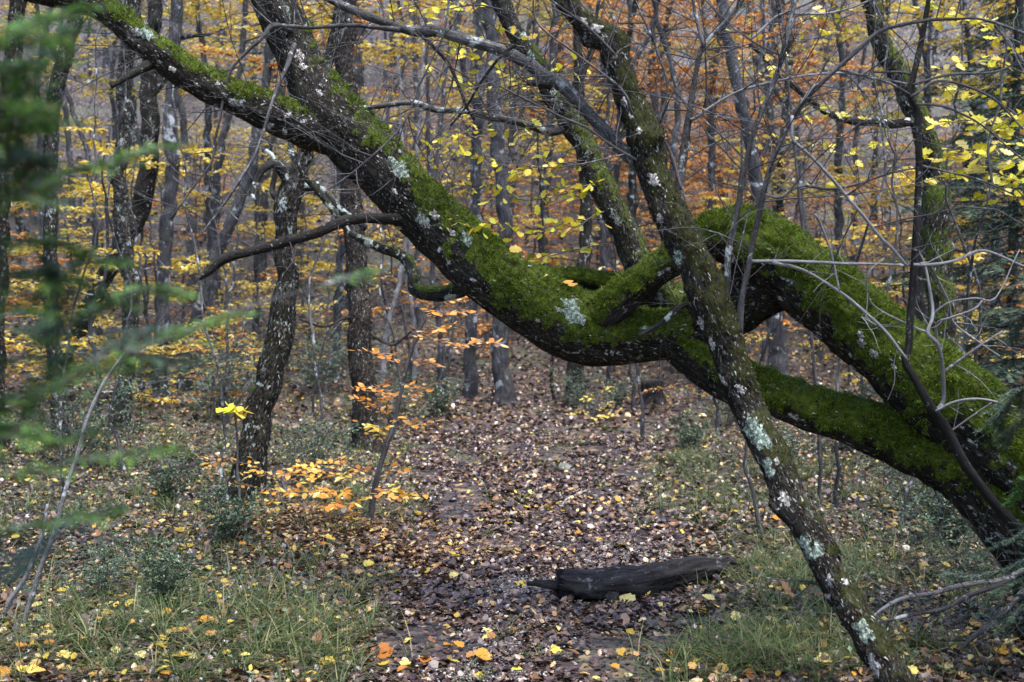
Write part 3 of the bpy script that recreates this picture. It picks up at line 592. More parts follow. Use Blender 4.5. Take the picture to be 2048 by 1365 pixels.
tree_px('lichened_tree', 'crooked lichen spotted trunk with clawlike top limbs beside the beech sapling', [(482, 1000, 96), (492, 945, 76), (510, 860, 66), (530, 780, 62), (548, 710, 60), (565, 640, 58), (572, 560, 50), (570, 480, 46), (580, 410, 54), (596, 355, 48), (612, 310, 34), (622, 270, 26)], 8.9, M['bark_grey'], 22, [-.3, -.3, -.5, -.4, -.5, -.6], 22,
  [([(590, 390, 28), (555, 330, 20), (520, 345, 14), (500, 385, 11), (505, 400, 8)], -.3), ([(590, 370, 26), (630, 375, 24), (650, 400, 20), (690, 430, 18), (730, 455, 16)], .3), ([(600, 340, 18), (580, 300, 14), (590, 240, 11)], .2), ([(575, 420, 16), (545, 380, 12), (548, 320, 10), (530, 300, 8)], .2)], 18, .012)
tree_px('pine_tree', 'straight pine trunk with furrowed red brown bark behind the beech sapling', [(738, 905, 66), (736, 880, 60), (728, 780, 57), (720, 650, 53), (712, 500, 49), (705, 380, 46), (698, 250, 46), (692, 100, 45), (687, -20, 44)], 11.6, M['bark_pine'], 22, None, 23, [([(715, 640, 8), (690, 636, 7), (650, 655, 5), (600, 640, 4)], -.4), ([(722, 650, 8), (780, 690, 6), (830, 660, 4)], -.3)], 10, .014)
tree_px('dark_tree', 'dark trunk curving down to the left among the left hand trees', [(100, 800, 50), (128, 720, 44), (170, 635, 40), (215, 545, 40), (255, 465, 44), (288, 400, 44), (300, 274, 42), (298, 144, 38), (305, 60, 34), (312, -20, 32)], 12.2, M['bark_lichen'], 18, [-.3, -.4, -.2, -.3, -.6], 24, [([(297, 200, 20), (330, 150, 15), (345, 60, 12), (360, -10, 10)], .3), ([(300, 110, 16), (345, 80, 12), (385, 72, 9), (420, 70, 6)], -.3)], 16)
tree_px('lichened_tree', 'grey lichened trunk whose foot stands right of the curved dark trunk', [(240, 862, 50), (246, 800, 40), (256, 720, 38), (262, 600, 36), (250, 480, 34), (236, 350, 33), (250, 260, 34), (250, 150, 33), (264, 60, 34), (272, -20, 34)], 12.8, M['bark_grey'], 18, [-.6, -.6], 25, (), 14)
tree_px('lichened_tree', 'dark lichen flecked trunk between the near fir and the paired left trunks', [(122, 880, 40), (112, 760, 33), (105, 650, 31), (100, 450, 30), (98, 330, 30), (106, 230, 32), (130, 110, 33), (150, 30, 30), (160, -20, 28)], 13.4, M['bark_grey'], 16, None, 26, (), 12)
tree_px('dark_tree', 'dark trunk half hidden behind the near fir boughs', [(-8, 900, 42), (-6, 700, 40), (0, 400, 38), (8, 260, 36), (25, 120, 36), (42, -20, 34)], 11.5, M['bark_lichen'], 16, None, 27, (), 10)
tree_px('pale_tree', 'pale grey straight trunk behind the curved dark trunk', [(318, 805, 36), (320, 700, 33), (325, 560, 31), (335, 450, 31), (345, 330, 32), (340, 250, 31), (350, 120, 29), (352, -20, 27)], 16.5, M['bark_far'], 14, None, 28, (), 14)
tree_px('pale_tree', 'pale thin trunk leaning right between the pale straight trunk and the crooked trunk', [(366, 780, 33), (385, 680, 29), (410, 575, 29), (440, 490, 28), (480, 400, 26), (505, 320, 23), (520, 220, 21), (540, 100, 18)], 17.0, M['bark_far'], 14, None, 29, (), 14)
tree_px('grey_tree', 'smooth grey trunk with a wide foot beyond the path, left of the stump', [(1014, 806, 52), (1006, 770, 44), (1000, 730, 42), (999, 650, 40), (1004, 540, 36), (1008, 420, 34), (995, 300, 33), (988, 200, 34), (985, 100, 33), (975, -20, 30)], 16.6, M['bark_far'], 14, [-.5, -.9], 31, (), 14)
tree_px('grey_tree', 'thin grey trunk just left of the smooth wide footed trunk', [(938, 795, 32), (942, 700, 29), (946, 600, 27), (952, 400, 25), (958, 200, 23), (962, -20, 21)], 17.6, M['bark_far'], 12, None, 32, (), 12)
tree_px('mossy_trunk_tree', 'dark mossy trunk standing under the lowest dip of the mossy tree', [(1150, 815, 50), (1152, 760, 44), (1156, 690, 40), (1164, 560, 32), (1172, 480, 30), (1170, 380, 26), (1160, 250, 24), (1155, 100, 20), (1150, -20, 18)], 16.2, M['bark_lichen'], 14, [0, -.1, -.5], 33, (), 12)
tree_px('mossy_trunk_tree', 'leaning mossy trunk behind the arch with a long level branch', [(1893, 960, 72), (1888, 800, 64), (1884, 650, 60), (1880, 550, 57), (1875, 430, 57), (1865, 330, 52), (1832, 230, 45), (1782, 130, 41), (1752, 50, 39), (1733, -20, 37)], 9.6, M['bark_mossy'], 20, [.5, .5, .4, .3, .1, -.4, -.6], 34, [([(1850, 262, 26), (1828, 245, 20), (1790, 247, 18), (1750, 248, 17), (1680, 238, 15), (1620, 203, 12), (1560, 150, 10), (1500, 90, 8)], -.3)], 14)
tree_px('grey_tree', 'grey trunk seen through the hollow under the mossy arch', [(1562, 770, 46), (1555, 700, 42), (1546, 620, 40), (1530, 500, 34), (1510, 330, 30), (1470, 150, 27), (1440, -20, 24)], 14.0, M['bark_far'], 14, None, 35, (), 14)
for k, (lb, ct, d, mat) in enumerate((
  ('white barked sapling with a kinked stem right of the pine trunk', [(762, 770, 15), (768, 720, 13), (775, 650, 12), (790, 600, 11), (800, 540, 10), (812, 480, 9), (808, 380, 8)], 17, 'bark_pale'),
  ('white sapling stem standing behind the broken side limb', [(828, 760, 13), (832, 690, 12), (822, 620, 12), (815, 560, 11), (822, 470, 10), (830, 360, 9)], 16, 'bark_pale'),
  ('thin grey sapling behind the beech sapling tip', [(884, 790, 16), (880, 700, 14), (870, 600, 13), (862, 480, 11), (858, 300, 10)], 18, 'bark_far'),
  ('thin sapling behind the stump, under the mossy tree', [(1218, 770, 14), (1214, 700, 12), (1210, 560, 12), (1205, 420, 10), (1212, 300, 9)], 18.5, 'bark_far'),
  ('thin dark sapling hanging in front of the smooth grey trunk', [(1108, 800, 9), (1104, 750, 8), (1108, 720, 8), (1095, 640, 7), (1090, 540, 6)], 13, 'bark_dark'))):
    tree_px('sapling', lb, ct, d, M[mat], 8, None, 50+k, (), 8, 0, 'sapling', 0)
# near grey stems on the left
for k, (lb, pl, d) in enumerate((('thin pale grey bare stem leaning right in front of the left hand trunks', [(30, 1300, 11), (60, 1200, 10), (100, 1090, 10), (130, 980, 9), (150, 920, 8.5), (180, 830, 8), (205, 770, 7), (237, 722, 6), (262, 690, 4)], 4.95), ('short pale grey bare stem rising beside the fir boughs', [(0, 1262, 12), (20, 1205, 11), (48, 1160, 10), (80, 1075, 8), (95, 1010, 6)], 5.1))):
    p = at(pl[0][0], pl[0][1], d); g = float(ground(p[0], p[1]))
    th = thing('bare_sapling', lb, 'sapling', (p[0], d, g))
    C = np.concatenate([[[p[0]-.02, d, g-.05, .013]], pxc([(a, b, d, wd) for a, b, wd in pl])])
    t = Tube(C, 7, .03, .1, 0, None, 60+k, wob=.012); acc = Acc(); t.add(acc); so = part('stem', acc, M['bark_pale'], th)
    acc = Acc(); fine_twigs(acc, t.P, t.R, 7, .1, .4, .3, 2); part('twigs', acc, M['bark_twig'], so, kind='stuff')

# ================================================================== fallen log, sticks, stump, stone
def lay(name, label, ct, mat, cat, nseg=8, seed=0, group=None, lump=.15, furrow=.004, tw=0, drop=.0):
    """something lying on the ground: pixel line of its axis, set down on the ground by its own radius"""
    C = []
    for a, b, wd in ct:
        h = hit(a, b + wd*.42); r = wd*h[1]/FPX/2
        C.append([h[0], h[1], float(ground(h[0], h[1])) + r*.8 - drop, r])
    C = np.array(C); t = Tube(C, nseg, .02, lump, furrow, None, seed, wob=.01)
    th = thing(name, label, cat, C[0, :3], group); acc = Acc(); t.add(acc); po = part('wood', acc, mat, th)
    if tw: acc = Acc(); fine_twigs(acc, t.P, t.R, tw, .15, .6, .25, 2); part('twigs', acc, M['bark_twig'], po, kind='stuff')
    return th, t
L = np.array([list(at(1120, 1166, 5.82))+[.07], list(at(1170, 1168, 5.84))+[.076], list(at(1228, 1173, 5.86))+[.092], list(at(1280, 1168, 5.9))+[.092], list(at(1340, 1153, 5.98))+[.084], list(at(1400, 1140, 6.08))+[.07], list(at(1440, 1130, 6.18))+[.055], list(at(1468, 1124, 6.22))+[.02]])
LG = thing('fallen_log', 'short rotten dark log lying across the path edge', 'log', L[2, :3] - np.array([0, 0, .08]))
t = Tube(L, 60, .008, .16, .02, None, 201, wob=.03)
k = np.argmin(np.abs(t.L - 0)); 
# jagged broken end
for j in range(t.n):
    e = RG.uniform(-.03, .02)
    for i in range(4): t.V[i, j] += t.T[i]*e*(1 - i/4)
t.bump(1240, 1158, .025, .05); t.bump(1330, 1150, .02, .06); t.bump(1180, 1185, .02, .07)
acc = Acc(); t.add(acc); part('wood', acc, M['wood_dead'], LG)
for ct in ([(1215, 1185, 5.82, 44), (1225, 1200, 5.78, 40), (1232, 1212, 5.75, 24)], [(1115, 1172, 5.83, 22), (1085, 1168, 5.81, 15), (1055, 1168, 5.8, 8)]):
    b = Tube(pxc(ct), 12, .015, .2, .006, None, 205, wob=.01); acc = Acc(); b.add(acc); part('branch_stub', acc, M['wood_dead'], LG)
for k, (lb, ct, mat) in enumerate((
  ('dark stick lying on the path beyond the log', [(915, 1132, 9), (980, 1138, 11), (1045, 1132, 12), (1095, 1128, 7)], 'wood_dead'),
  ('short dark stick at the far side of the log', [(1258, 1127, 8), (1300, 1118, 11), (1345, 1110, 6)], 'wood_dead'),
  ('dark stick on the litter at the left edge of the path', [(640, 1334, 8), (690, 1336, 11), (752, 1346, 7)], 'wood_dead'),
  ('small curved stick in the middle of the path', [(1036, 1280, 6), (1050, 1300, 10), (1072, 1322, 7)], 'wood_dead'),
  ('pale forked twig lying on the path past the log', [(1118, 1020, 4), (1135, 998, 5), (1160, 988, 5), (1178, 978, 3)], 'bark_pale'),
  ('short grey stick near the grassy verge', [(1112, 1288, 8), (1140, 1295, 10), (1162, 1303, 6)], 'wood_dead'),
  ('long thin branch lying on the far part of the path', [(1130, 893, 5), (1200, 886, 7), (1290, 878, 6), (1350, 872, 4)], 'wood_dead'),
  ('dark stick lying beside the beech sapling', [(925, 1156, 7), (960, 1150, 9), (905, 1160, 5)], 'wood_dead'),
  ('pale stick leaning towards the foot of the pine', [(680, 910, 6), (700, 885, 6), (760, 838, 4)], 'bark_branch'),
  ('dark fallen branch behind the curved trunk foot', [(300, 945, 12), (350, 940, 16), (400, 938, 12)], 'wood_dead'),
  ('fallen dark bough half buried in leaves right of the path', [(1880, 1050, 14), (1910, 1025, 18), (1950, 1018, 14)], 'wood_dead'))):
    lay('stick' if ct[1][2] < 25 else 'fallen_log', lb, ct, M[mat], 'stick' if ct[1][2] < 25 else 'log', 8 if ct[1][2] < 25 else 20, 210+k)
# pile of dead boughs lower right
for k, (lb, ct, tw) in enumerate((
  ('pale dead bough reaching left from the heap of dead branches', [(2090, 1150, 4.75, 13), (1990, 1160, 4.72, 11), (1920, 1168, 4.7, 10), (1850, 1190, 4.68, 9), (1790, 1205, 4.66, 8), (1745, 1235, 4.64, 6), (1722, 1262, 4.62, 4)], 16),
  ('thin grey dead bough lying under the pale one', [(2060, 1150, 4.7, 13), (1985, 1178, 4.66, 11), (1900, 1210, 4.62, 10), (1810, 1232, 4.6, 8), (1730, 1258, 4.58, 4)], 16),
  ('drooping dead branch under the right hand fir bough', [(2080, 1170, 4.6, 14), (2000, 1230, 4.56, 11), (1930, 1285, 4.54, 9), (1870, 1335, 4.52, 5)], 16),
  ('thin pale dead stalk slanting in front of the leaning trunk', [(1880, 1400, 4.3, 6), (1800, 1330, 4.28, 5), (1740, 1270, 4.27, 5), (1650, 1180, 4.26, 4), (1520, 1150, 4.25, 2.5)], 3))):
    C = pxc(ct); e = C[0].copy(); e[2] = float(ground(e[0], e[1])) - .03; e[:2] += (.12, .02); C = np.concatenate([[e], C])
    f = C[-1].copy(); 
    th = thing('dead_bough', lb, 'branch', e[:3]); t = Tube(C, 8, .02, .15, .001, None, 230+k, wob=.03); acc = Acc(); t.add(acc); po = part('limb', acc, M['bark_branch' if k else 'bark_pale'], th)
    acc = Acc(); fine_twigs(acc, t.P, t.R, tw*2, .1, .42, -.05, 2); part('twigs', acc, M['bark_twig'], po, kind='stuff')
# stump
h = hit(1306, 806); r0 = 23*h[1]/FPX
ST = thing('tree_stump', 'low dark cut stump beside the far end of the path', 'stump', h)
C = np.array([[h[0], h[1], h[2]-.1, r0*1.5], [h[0], h[1], h[2]+.04, r0*1.2], [h[0]-.01, h[1], h[2]+.14, r0*1.02], [h[0]-.01, h[1], h[2]+.34, r0]])
t = Tube(C, 22, .03, .12, .012, None, 240); t.V[..., 2] += .10*(t.V[..., 0]-h[0])*np.clip((t.V[..., 2]-h[2])/.3, 0, 1)
acc = Acc(); t.add(acc); so = part('wood', acc, M['bark_dark'], ST)
# mossy stone and small stones on the path
def stone(px, py, wpx, lb, mat, hh=.6):
    h = hit(px, py); r = wpx/2*h[1]/FPX; th = np.linspace(0, 2*np.pi, 14, endpoint=False); acc = Acc(); V = []
    for ph in np.linspace(-.4, 1.5, 7): V += [[math.cos(ph)*math.cos(a), math.cos(ph)*math.sin(a), math.sin(ph)*hh] for a in th]
    V = np.array(V); V *= (1 + .6*(vnoise(V*1.3+px, 1, 3, 2) - .5))[:, None]; V = V*r
    i = np.arange(6)[:, None]*14; j = np.arange(14)[None]
    acc.add(V + h, np.stack([i+j, i+(j+1) % 14, i+14+(j+1) % 14, i+14+j], -1).reshape(-1, 4), [list(range(84, 98))])
    e = thing('stone', lb, 'stone', h); o = part('rock', acc, mat, e)
stone(1130, 942, 36, 'grey green stone with a grass tuft standing in the path', M['stone'], .9)
stone(1580, 1100, 22, 'small pale stone beside the leaning trunk', M['lichen_w'])

# ================================================================== leaf litter, grit, fallen leaves
def litter():
    rg = np.random.default_rng(5)
    tm = [tri_fan(CHUNK, .5, .12), tri_fan(OAK, -.4, .25, .5), tri_fan(BEECH, .5, .3), tri_fan(OAK, -.5, .1, .4), tri_fan(OAK, .5, .2), tri_fan(MAPLE, -.4, .25, .3)]
    acc = Acc(); acco = Acc(); accp = Acc()
    def batch(n, y0, y1, smin, smax, tilt):
        y = np.sqrt(rg.uniform(y0**2, y1**2, n)); x = rg.uniform(-.56, .56, n)*y
        d = path_d(x, y); z = ground(x, y) + rg.uniform(.002, .022, n)
        pos = np.column_stack([x, y, z]); Rm = flat_frames(n, tilt, rg); s = rg.uniform(smin, smax, n)
        mud = sstep(.56, .70, vnoise(np.column_stack([x, y*.7, x*0]), 2.6, 12, 2))*(y < 12)
        keep = rg.uniform(0, 1, n) < np.where(d < 1.15, 1 - .85*mud, .72)
        heap = np.exp(-(((x+1.1)/.9)**2 + ((y-7)/.9)**2))
        org = rg.uniform(0, 1, n) < np.where(d < 1, .03 + .25*sstep(.5, .7, vnoise(np.column_stack([x, y, x*0]), 1.3, 31, 2)), .20) + .45*heap
        k = rg.integers(0, len(tm), n)
        for q in range(len(tm)):
            pth = d + .5*(vnoise(np.column_stack([x, y, x*0]), 2.2, 6, 2) - .5) < 1.0
            m = keep & (k == q) & ~org & ~pth; scatter(acc, tm[q], pos[m], Rm[m], s[m])
            m = keep & (k == q) & ~org & pth; scatter(accp, tm[q], pos[m], Rm[m], s[m])
            m = keep & (k == q) & org; scatter(acco, tm[q], pos[m], Rm[m], s[m])
    batch(95000, 4.1, 7.5, .018, .05, .32)
    batch(5000, 4.1, 9, .05, .08, .4)
    batch(80000, 7.5, 13, .024, .062, .38)
    batch(40000, 13, 26, .05, .11, .5)
    batch(16000, 26, 60, .12, .22, .5)
    o = part('leaf_litter', acc, M['litter'], None, smooth=False); tag(o, 'brown fallen leaves covering the forest floor beside the path', 'leaf litter', kind='stuff')
    o = part('leaf_litter', accp, M['litter_p'], None, smooth=False); tag(o, 'wet dark purplish brown leaves carpeting the path', 'leaf litter', kind='stuff')
    o = part('leaf_litter', acco, M['litter_o'], None, smooth=False); tag(o, 'orange brown fallen leaves mixed through the litter beside the path', 'leaf litter', kind='stuff')
    accy = Acc(); n = 6500; y = np.sqrt(rg.uniform(4.3**2, 24**2, n)); x = rg.uniform(-.54, .54, n)*y; m = rg.uniform(0, 1, n) < np.where(path_d(x, y) < 1, .45, 1); x, y = x[m], y[m]; n = len(x)
    scatter(accy, tri_fan(BEECH, .3, .2), np.column_stack([x, y, ground(x, y) + rg.uniform(.015, .05, n)]), flat_frames(n, .4, rg), rg.uniform(.02, .052, n))
    o = part('leaf_litter', accy, M['yellow'], None, smooth=False); tag(o, 'small pale yellow leaves sprinkled over the forest floor', 'leaf litter', kind='stuff')
    # pale grit where the path is worn
    acc = Acc(); P = []
    for px, py, sx, sy, n in ((1085, 1170, .14, .10, 500), (1060, 1190, .14, .1, 300), (1245, 1120, .18, .16, 700), (1030, 1240, .2, .2, 220), (965, 1350, .12, .07, 350), (1010, 1300, .12, .1, 200)):
        h = hit(px, py); P.append(np.column_stack([rg.normal(h[0], sx, n), rg.normal(h[1], sy, n)]))
    P = np.concatenate(P); n = len(P); z = ground(P[:, 0], P[:, 1]) + .018
    oc = (np.array([[1, 0, 0], [0, 1, 0], [-1, 0, 0], [0, -1, 0], [0, 0, .6], [0, 0, -.6]]), np.array([[0, 1, 4], [1, 2, 4], [2, 3, 4], [3, 0, 4], [1, 0, 5], [2, 1, 5], [3, 2, 5], [0, 3, 5]]))
    scatter(acc, oc, np.column_stack([P, z]), flat_frames(n, .3, rg), rg.uniform(.003, .009, n))
    o = part('path_grit', acc, M['grit'], None, smooth=False); tag(o, 'pale grit showing through the leaves on the path', 'grit', kind='stuff')
litter()
def single(acc_t, name, mat):
    a = Acc(); a.add(acc_t[0], acc_t[1]); return mesh_from(a, name, mat, True)
LM = {}
for key, out in (('beech', BEECH), ('oak', OAK), ('maple', MAPLE)):
    for c, mat in (('orange', 'orange1'), ('yellow', 'yellow1'), ('ygreen', 'ygreen1'), ('brown', 'brown1'), ('lime', 'lime1')):
        LM[key, c] = [single(tri_fan(out, cu, fo, cp), 'leaf', M[mat]) for cu, fo, cp in ((.3, .12, 0), (-.3, .1, .3), (.5, .25, -.2), (-.15, .3, 0))]
def leaf_obj(name, kc, pos, x, n, s, parent=None, rg=random):
    o = bpy.data.objects.new(name, rg.choice(LM[kc])); COL.objects.link(o)
    if parent is not None: o.parent = parent; pos = np.asarray(pos) - origin_of(parent)
    o.matrix_basis = obj_matrix(pos, x, n, s); return o
FL = {('yellow', 1): ('yellow leaf fallen on the brown litter of the path', 'yellow leaves fallen on the path'), ('yellow', 0): ('yellow leaf fallen on the grassy ground beside the path', 'yellow leaves fallen beside the path'),
      ('orange', 1): ('orange leaf fallen on the brown litter of the path', 'orange leaves fallen on the path'), ('orange', 0): ('orange leaf fallen on the grassy ground beside the path', 'orange leaves fallen beside the path'),
      ('brown', 1): ('tan brown leaf fallen on the brown litter of the path', 'tan leaves fallen on the path'), ('brown', 0): ('tan brown leaf fallen on the grassy ground beside the path', 'tan leaves fallen beside the path')}
def fallen():
    rg = np.random.default_rng(11); random.seed(3)
    big = [(335, 1312, 42, 'yellow'), (275, 1322, 36, 'yellow'), (345, 1278, 34, 'yellow'), (355, 1330, 34, 'yellow'), (395, 1335, 26, 'yellow'), (1035, 1172, 30, 'yellow'), (1725, 1188, 44, 'yellow'), (1410, 1158, 28, 'yellow'), (1428, 1212, 26, 'yellow'), (1265, 1212, 34, 'yellow'), (965, 1335, 40, 'orange'), (755, 1308, 48, 'orange'), (912, 1338, 30, 'yellow'), (985, 1280, 24, 'yellow'), (975, 1265, 26, 'yellow'), (912, 1246, 22, 'yellow'), (950, 1315, 24, 'brown'), (640, 1335, 34, 'yellow'), (480, 1328, 22, 'yellow'), (225, 1313, 30, 'yellow'), (400, 1258, 34, 'orange'), (575, 1243, 40, 'brown'), (2008, 1265, 40, 'yellow'), (1465, 1265, 34, 'yellow'), (1410, 1235, 40, 'yellow'), (1590, 1215, 44, 'brown'), (1240, 1010, 22, 'yellow'), (1098, 1018, 20, 'yellow'), (1060, 1022, 16, 'yellow'), (1205, 1085, 24, 'yellow'), (1775, 1030, 26, 'yellow'), (1555, 1155, 26, 'yellow'), (905, 1120, 18, 'yellow'), (700, 1185, 22, 'yellow'), (715, 1160, 24, 'brown'), (770, 1140, 22, 'yellow'), (475, 930+150, 22, 'yellow'), (400, 1010, 20, 'yellow'), (370, 1070, 24, 'yellow'), (360, 1110, 28, 'yellow'), (1880, 1140, 26, 'yellow'), (1160, 1318, 30, 'brown'), (1240, 1310, 26, 'yellow')]
    items = []
    for px, py, s, c in big: h = hit(px, py); items.append((h, s*h[1]/FPX*1.05, c))
    for _ in range(255):
        px = rg.uniform(0, 2048); py = 1365 - 500*rg.uniform(0, 1)**1.35; h = hit(px, py)
        if h[1] > 14: continue
        items.append((h, rg.uniform(.035, .065), rg.choice(['yellow', 'orange', 'brown'], p=[.58, .2, .22])))
    for h, s, c in items:
        on = int(path_d(h[0], h[1]) < 1); a = rg.uniform(0, 6.28)
        n = np.array([rg.normal(0, .28), rg.normal(0, .28) - .18, 1]); n /= np.linalg.norm(n); x = np.array([math.cos(a), math.sin(a), 0]); x -= n*(x @ n)
        sh = random.choice(['maple', 'oak', 'beech', 'maple']); o = leaf_obj('fallen_leaf', (sh, str(c)), h + np.array([0, 0, .022 if on else .035]), x, n, s)
        wd = dict(maple='broad', oak='lobed', beech='oval')[sh]; tag(o, wd + ' ' + FL[str(c), on][0], 'leaf', wd + ' ' + FL[str(c), on][1])
fallen()

# ================================================================== grass and low growth
def grass():
    rg = np.random.default_rng(21); P = []
    # dense patches (pixel centre, spread in metres, tufts)
    for px, py, sx, sy, n in ((520, 1230, .42, .5, 150), (600, 1330, .35, .3, 110), (330, 1330, .5, .3, 90), (100, 1300, .4, .5, 70), (1400, 940, .55, .7, 150), (1480, 1010, .3, .35, 50), (1440, 1300, .5, .25, 160), (1560, 1340, .35, .2, 90), (1370, 1160, .2, .12, 30), (1520, 1140, .3, .3, 70), (1620, 1190, .35, .3, 70), (1090, 945, .10, .08, 14), (760, 1010, .25, .4, 35), (1750, 960, .6, .7, 100), (1850, 1120, .5, .5, 90), (1200, 850, 1.2, 1.2, 60), (620, 870, 1.2, 1.5, 90), (450, 800, 1.5, 2, 80), (1650, 820, 1.2, 1.5, 80), (200, 1000, 1.0, 1.2, 110), (800, 830, .8, 1, 40), (380, 1130, .5, .5, 60)):
        h = hit(px, py); P.append(np.column_stack([rg.normal(h[0], sx, n), rg.normal(h[1], sy, n)]))
    n = 1500; yy = np.sqrt(rg.uniform(4.3**2, 13**2, n)); P.append(np.column_stack([rg.uniform(-.5, .5, n)*yy, yy]))
    P = np.concatenate(P); P = P[(P[:, 1] > 4.2)]; d = path_d(P[:, 0], P[:, 1]); P = P[rg.uniform(0, 1, len(P)) < .8*sstep(.8, 1.2, d) + .08]
    acc = Acc()
    for x, y in P:
        n = rg.integers(8, 26); a = rg.uniform(0, 6.28, n); rr = rg.uniform(0, .05, n)
        b = np.column_stack([x + rr*np.cos(a), y + rr*np.sin(a), np.zeros(n)]); b[:, 2] = ground(b[:, 0], b[:, 1]) - .005
        ln = rg.uniform(.06, .22, n)*rg.uniform(.6, 1.2); lean = rg.uniform(.6, 1.9, n); wd = rg.uniform(.0018, .0042, n)
        dr = np.column_stack([np.cos(a), np.sin(a), np.zeros(n)]); s = np.column_stack([-np.sin(a), np.cos(a), np.zeros(n)])*wd[:, None]
        q = []
        for f in (0, .4, .75, 1.0):
            c = b + dr*(ln*lean*f**1.8)[:, None] + np.array([0, 0, 1.0])*(ln*(f - .36*lean*f*f))[:, None]
            q += [c - s*(1-f*.9), c + s*(1-f*.9)] if f < 1 else [c]
        V = np.stack(q, 1); k = (np.arange(n)*7)[:, None]
        F = np.concatenate([k+np.array([[0, 1, 3]]), k+np.array([[0, 3, 2]]), k+np.array([[2, 3, 5]]), k+np.array([[2, 5, 4]]), k+np.array([[4, 5, 6]])])
        acc.add(V.reshape(-1, 3), F)
    o = part('grass', acc, M['grass'], None, smooth=False); tag(o, 'straggling grey green grass on the verges of the path', 'grass', kind='stuff')
    # low herb leaves among the grass
    acc = Acc(); n = 26000; y = np.sqrt(rg.uniform(4.2**2, 14**2, n)); x = rg.uniform(-.52, .52, n)*y; m = path_d(x, y) > 1.15 + rg.uniform(0, .4, n); x, y = x[m], y[m]; n = len(x)
    cl = vnoise(np.column_stack([x, y, x*0]), 1.7, 8) > .47; x, y = x[cl], y[cl]; n = len(x)
    pos = np.column_stack([x, y, ground(x, y) + rg.uniform(.01, .11, n)]); scatter(acc, rhomb(.33, .15, -.1), pos, flat_frames(n, .6, rg), rg.uniform(.012, .034, n))
    o = part('ground_cover', acc, M['box'], None, smooth=False); tag(o, 'low dark green leafy ground cover beside the path', 'ground cover', kind='stuff')
grass()

# small evergreen box shrubs
def box_proto(seed, hgt, nst):
    rg = np.random.default_rng(seed); st = Acc(); lf = Acc()
    for _ in range(nst):
        d = np.array([rg.normal(0, .5), rg.normal(0, .5), 1.0]); p = rand_twig((rg.normal(0, .04), rg.normal(0, .04), -.03), d, hgt*rg.uniform(.6, 1.1), 7, .5, 0, rg); twig_tube(st, p, .004, .0012, 4)
        for k in range(2, 8):
            for _ in range(3):
                e = rg.normal(0, 1, 3); e[2] = abs(e[2])*.3; q = rand_twig(p[k], e, hgt*rg.uniform(.12, .3), 4, .4, 0, rg); twig_tube(st, q, .0016, .0006, 3)
                m = 14; f = np.linspace(.15, 1, m); pp = np.column_stack([np.interp(f, np.linspace(0, 1, 5), q[:, c]) for c in range(3)])
                X = np.tile(q[-1]-q[0], (m, 1))*2 + rg.normal(0, .12, (m, 3)); NN = rg.normal(0, .5, (m, 3)) + np.array([0, -.1, 1]); scatter(lf, rhomb(.34, .2, -.05), pp, rotmats(X, NN/np.linalg.norm(NN, axis=1)[:, None]), rg.uniform(.016, .026, m))
    return st, lf
BX = []
for k, (hh, ns) in enumerate(((.5, 9), (.75, 12), (.4, 7))):
    s, l = box_proto(300+k, hh, ns); e = thing('box_shrub', 'x', 'shrub', (0, 0, 0)); part('stems', s, M['bark_twig'], e, kind='stuff'); part('foliage', l, M['box'], e, False, kind='stuff'); BX.append(e)
spots = [(800, 850, 1, 1.1, 'low grey green box shrub between the pine and the path'), (870, 835, 0, 1.2, 'low box shrub left of the smooth wide footed trunk'), (1180, 830, 1, 1.0, 'box shrub round the foot of the dark mossy trunk'), (1560, 960, 0, .9, 'small box shrub beside the leaning trunk'), (1830, 1040, 1, .75, 'box shrub with bluish leaves under the lower mossy limb'), (1900, 1090, 0, 1.0, 'box shrub at the foot of the lower mossy limb'), (1960, 1180, 1, .7, 'box shrub behind the heap of dead branches'), (320, 1215, 0, .7, 'thin leggy box shrub in the left foreground grass'), (620, 960, 1, .8, 'box shrub beside the crooked lichened trunk'), (140, 930, 1, 1.3, 'box shrub by the far left trunks'), (330, 1010, 0, .8, 'box shrub beside the dark fallen branch'), (1380, 900, 2, 1.0, 'tiny box shrub on the far grass patch'), (1700, 900, 1, 1.0, 'box shrub seen under the lower mossy limb'), (460, 1080, 2, .9, 'small box shrub left of the leaf heap'), (640, 790, 1, 1.6, 'wide box shrub in the gap between the crooked trunk and the pine'), (440, 840, 1, 1.5, 'broad box shrub behind the pair of lime leaves'), (1235, 812, 2, 1.0, 'box shrub left of the stump'), (1460, 850, 1, 1.1, 'box shrub right of the stump'), (200, 1200, 1, .5, 'box shrub beside the pale bare stem')]
used = set()
for px, py, k, s, lb in spots:
    o = BX[k] if k not in used else copy_tree(BX[k]); used.add(k); h = hit(px, py); o.location = h; o.rotation_euler = (0, 0, px*1.7); o.scale = (s*1.15, s*1.15, s); tag(o, lb, 'shrub', 'small evergreen shrubs on the forest floor')

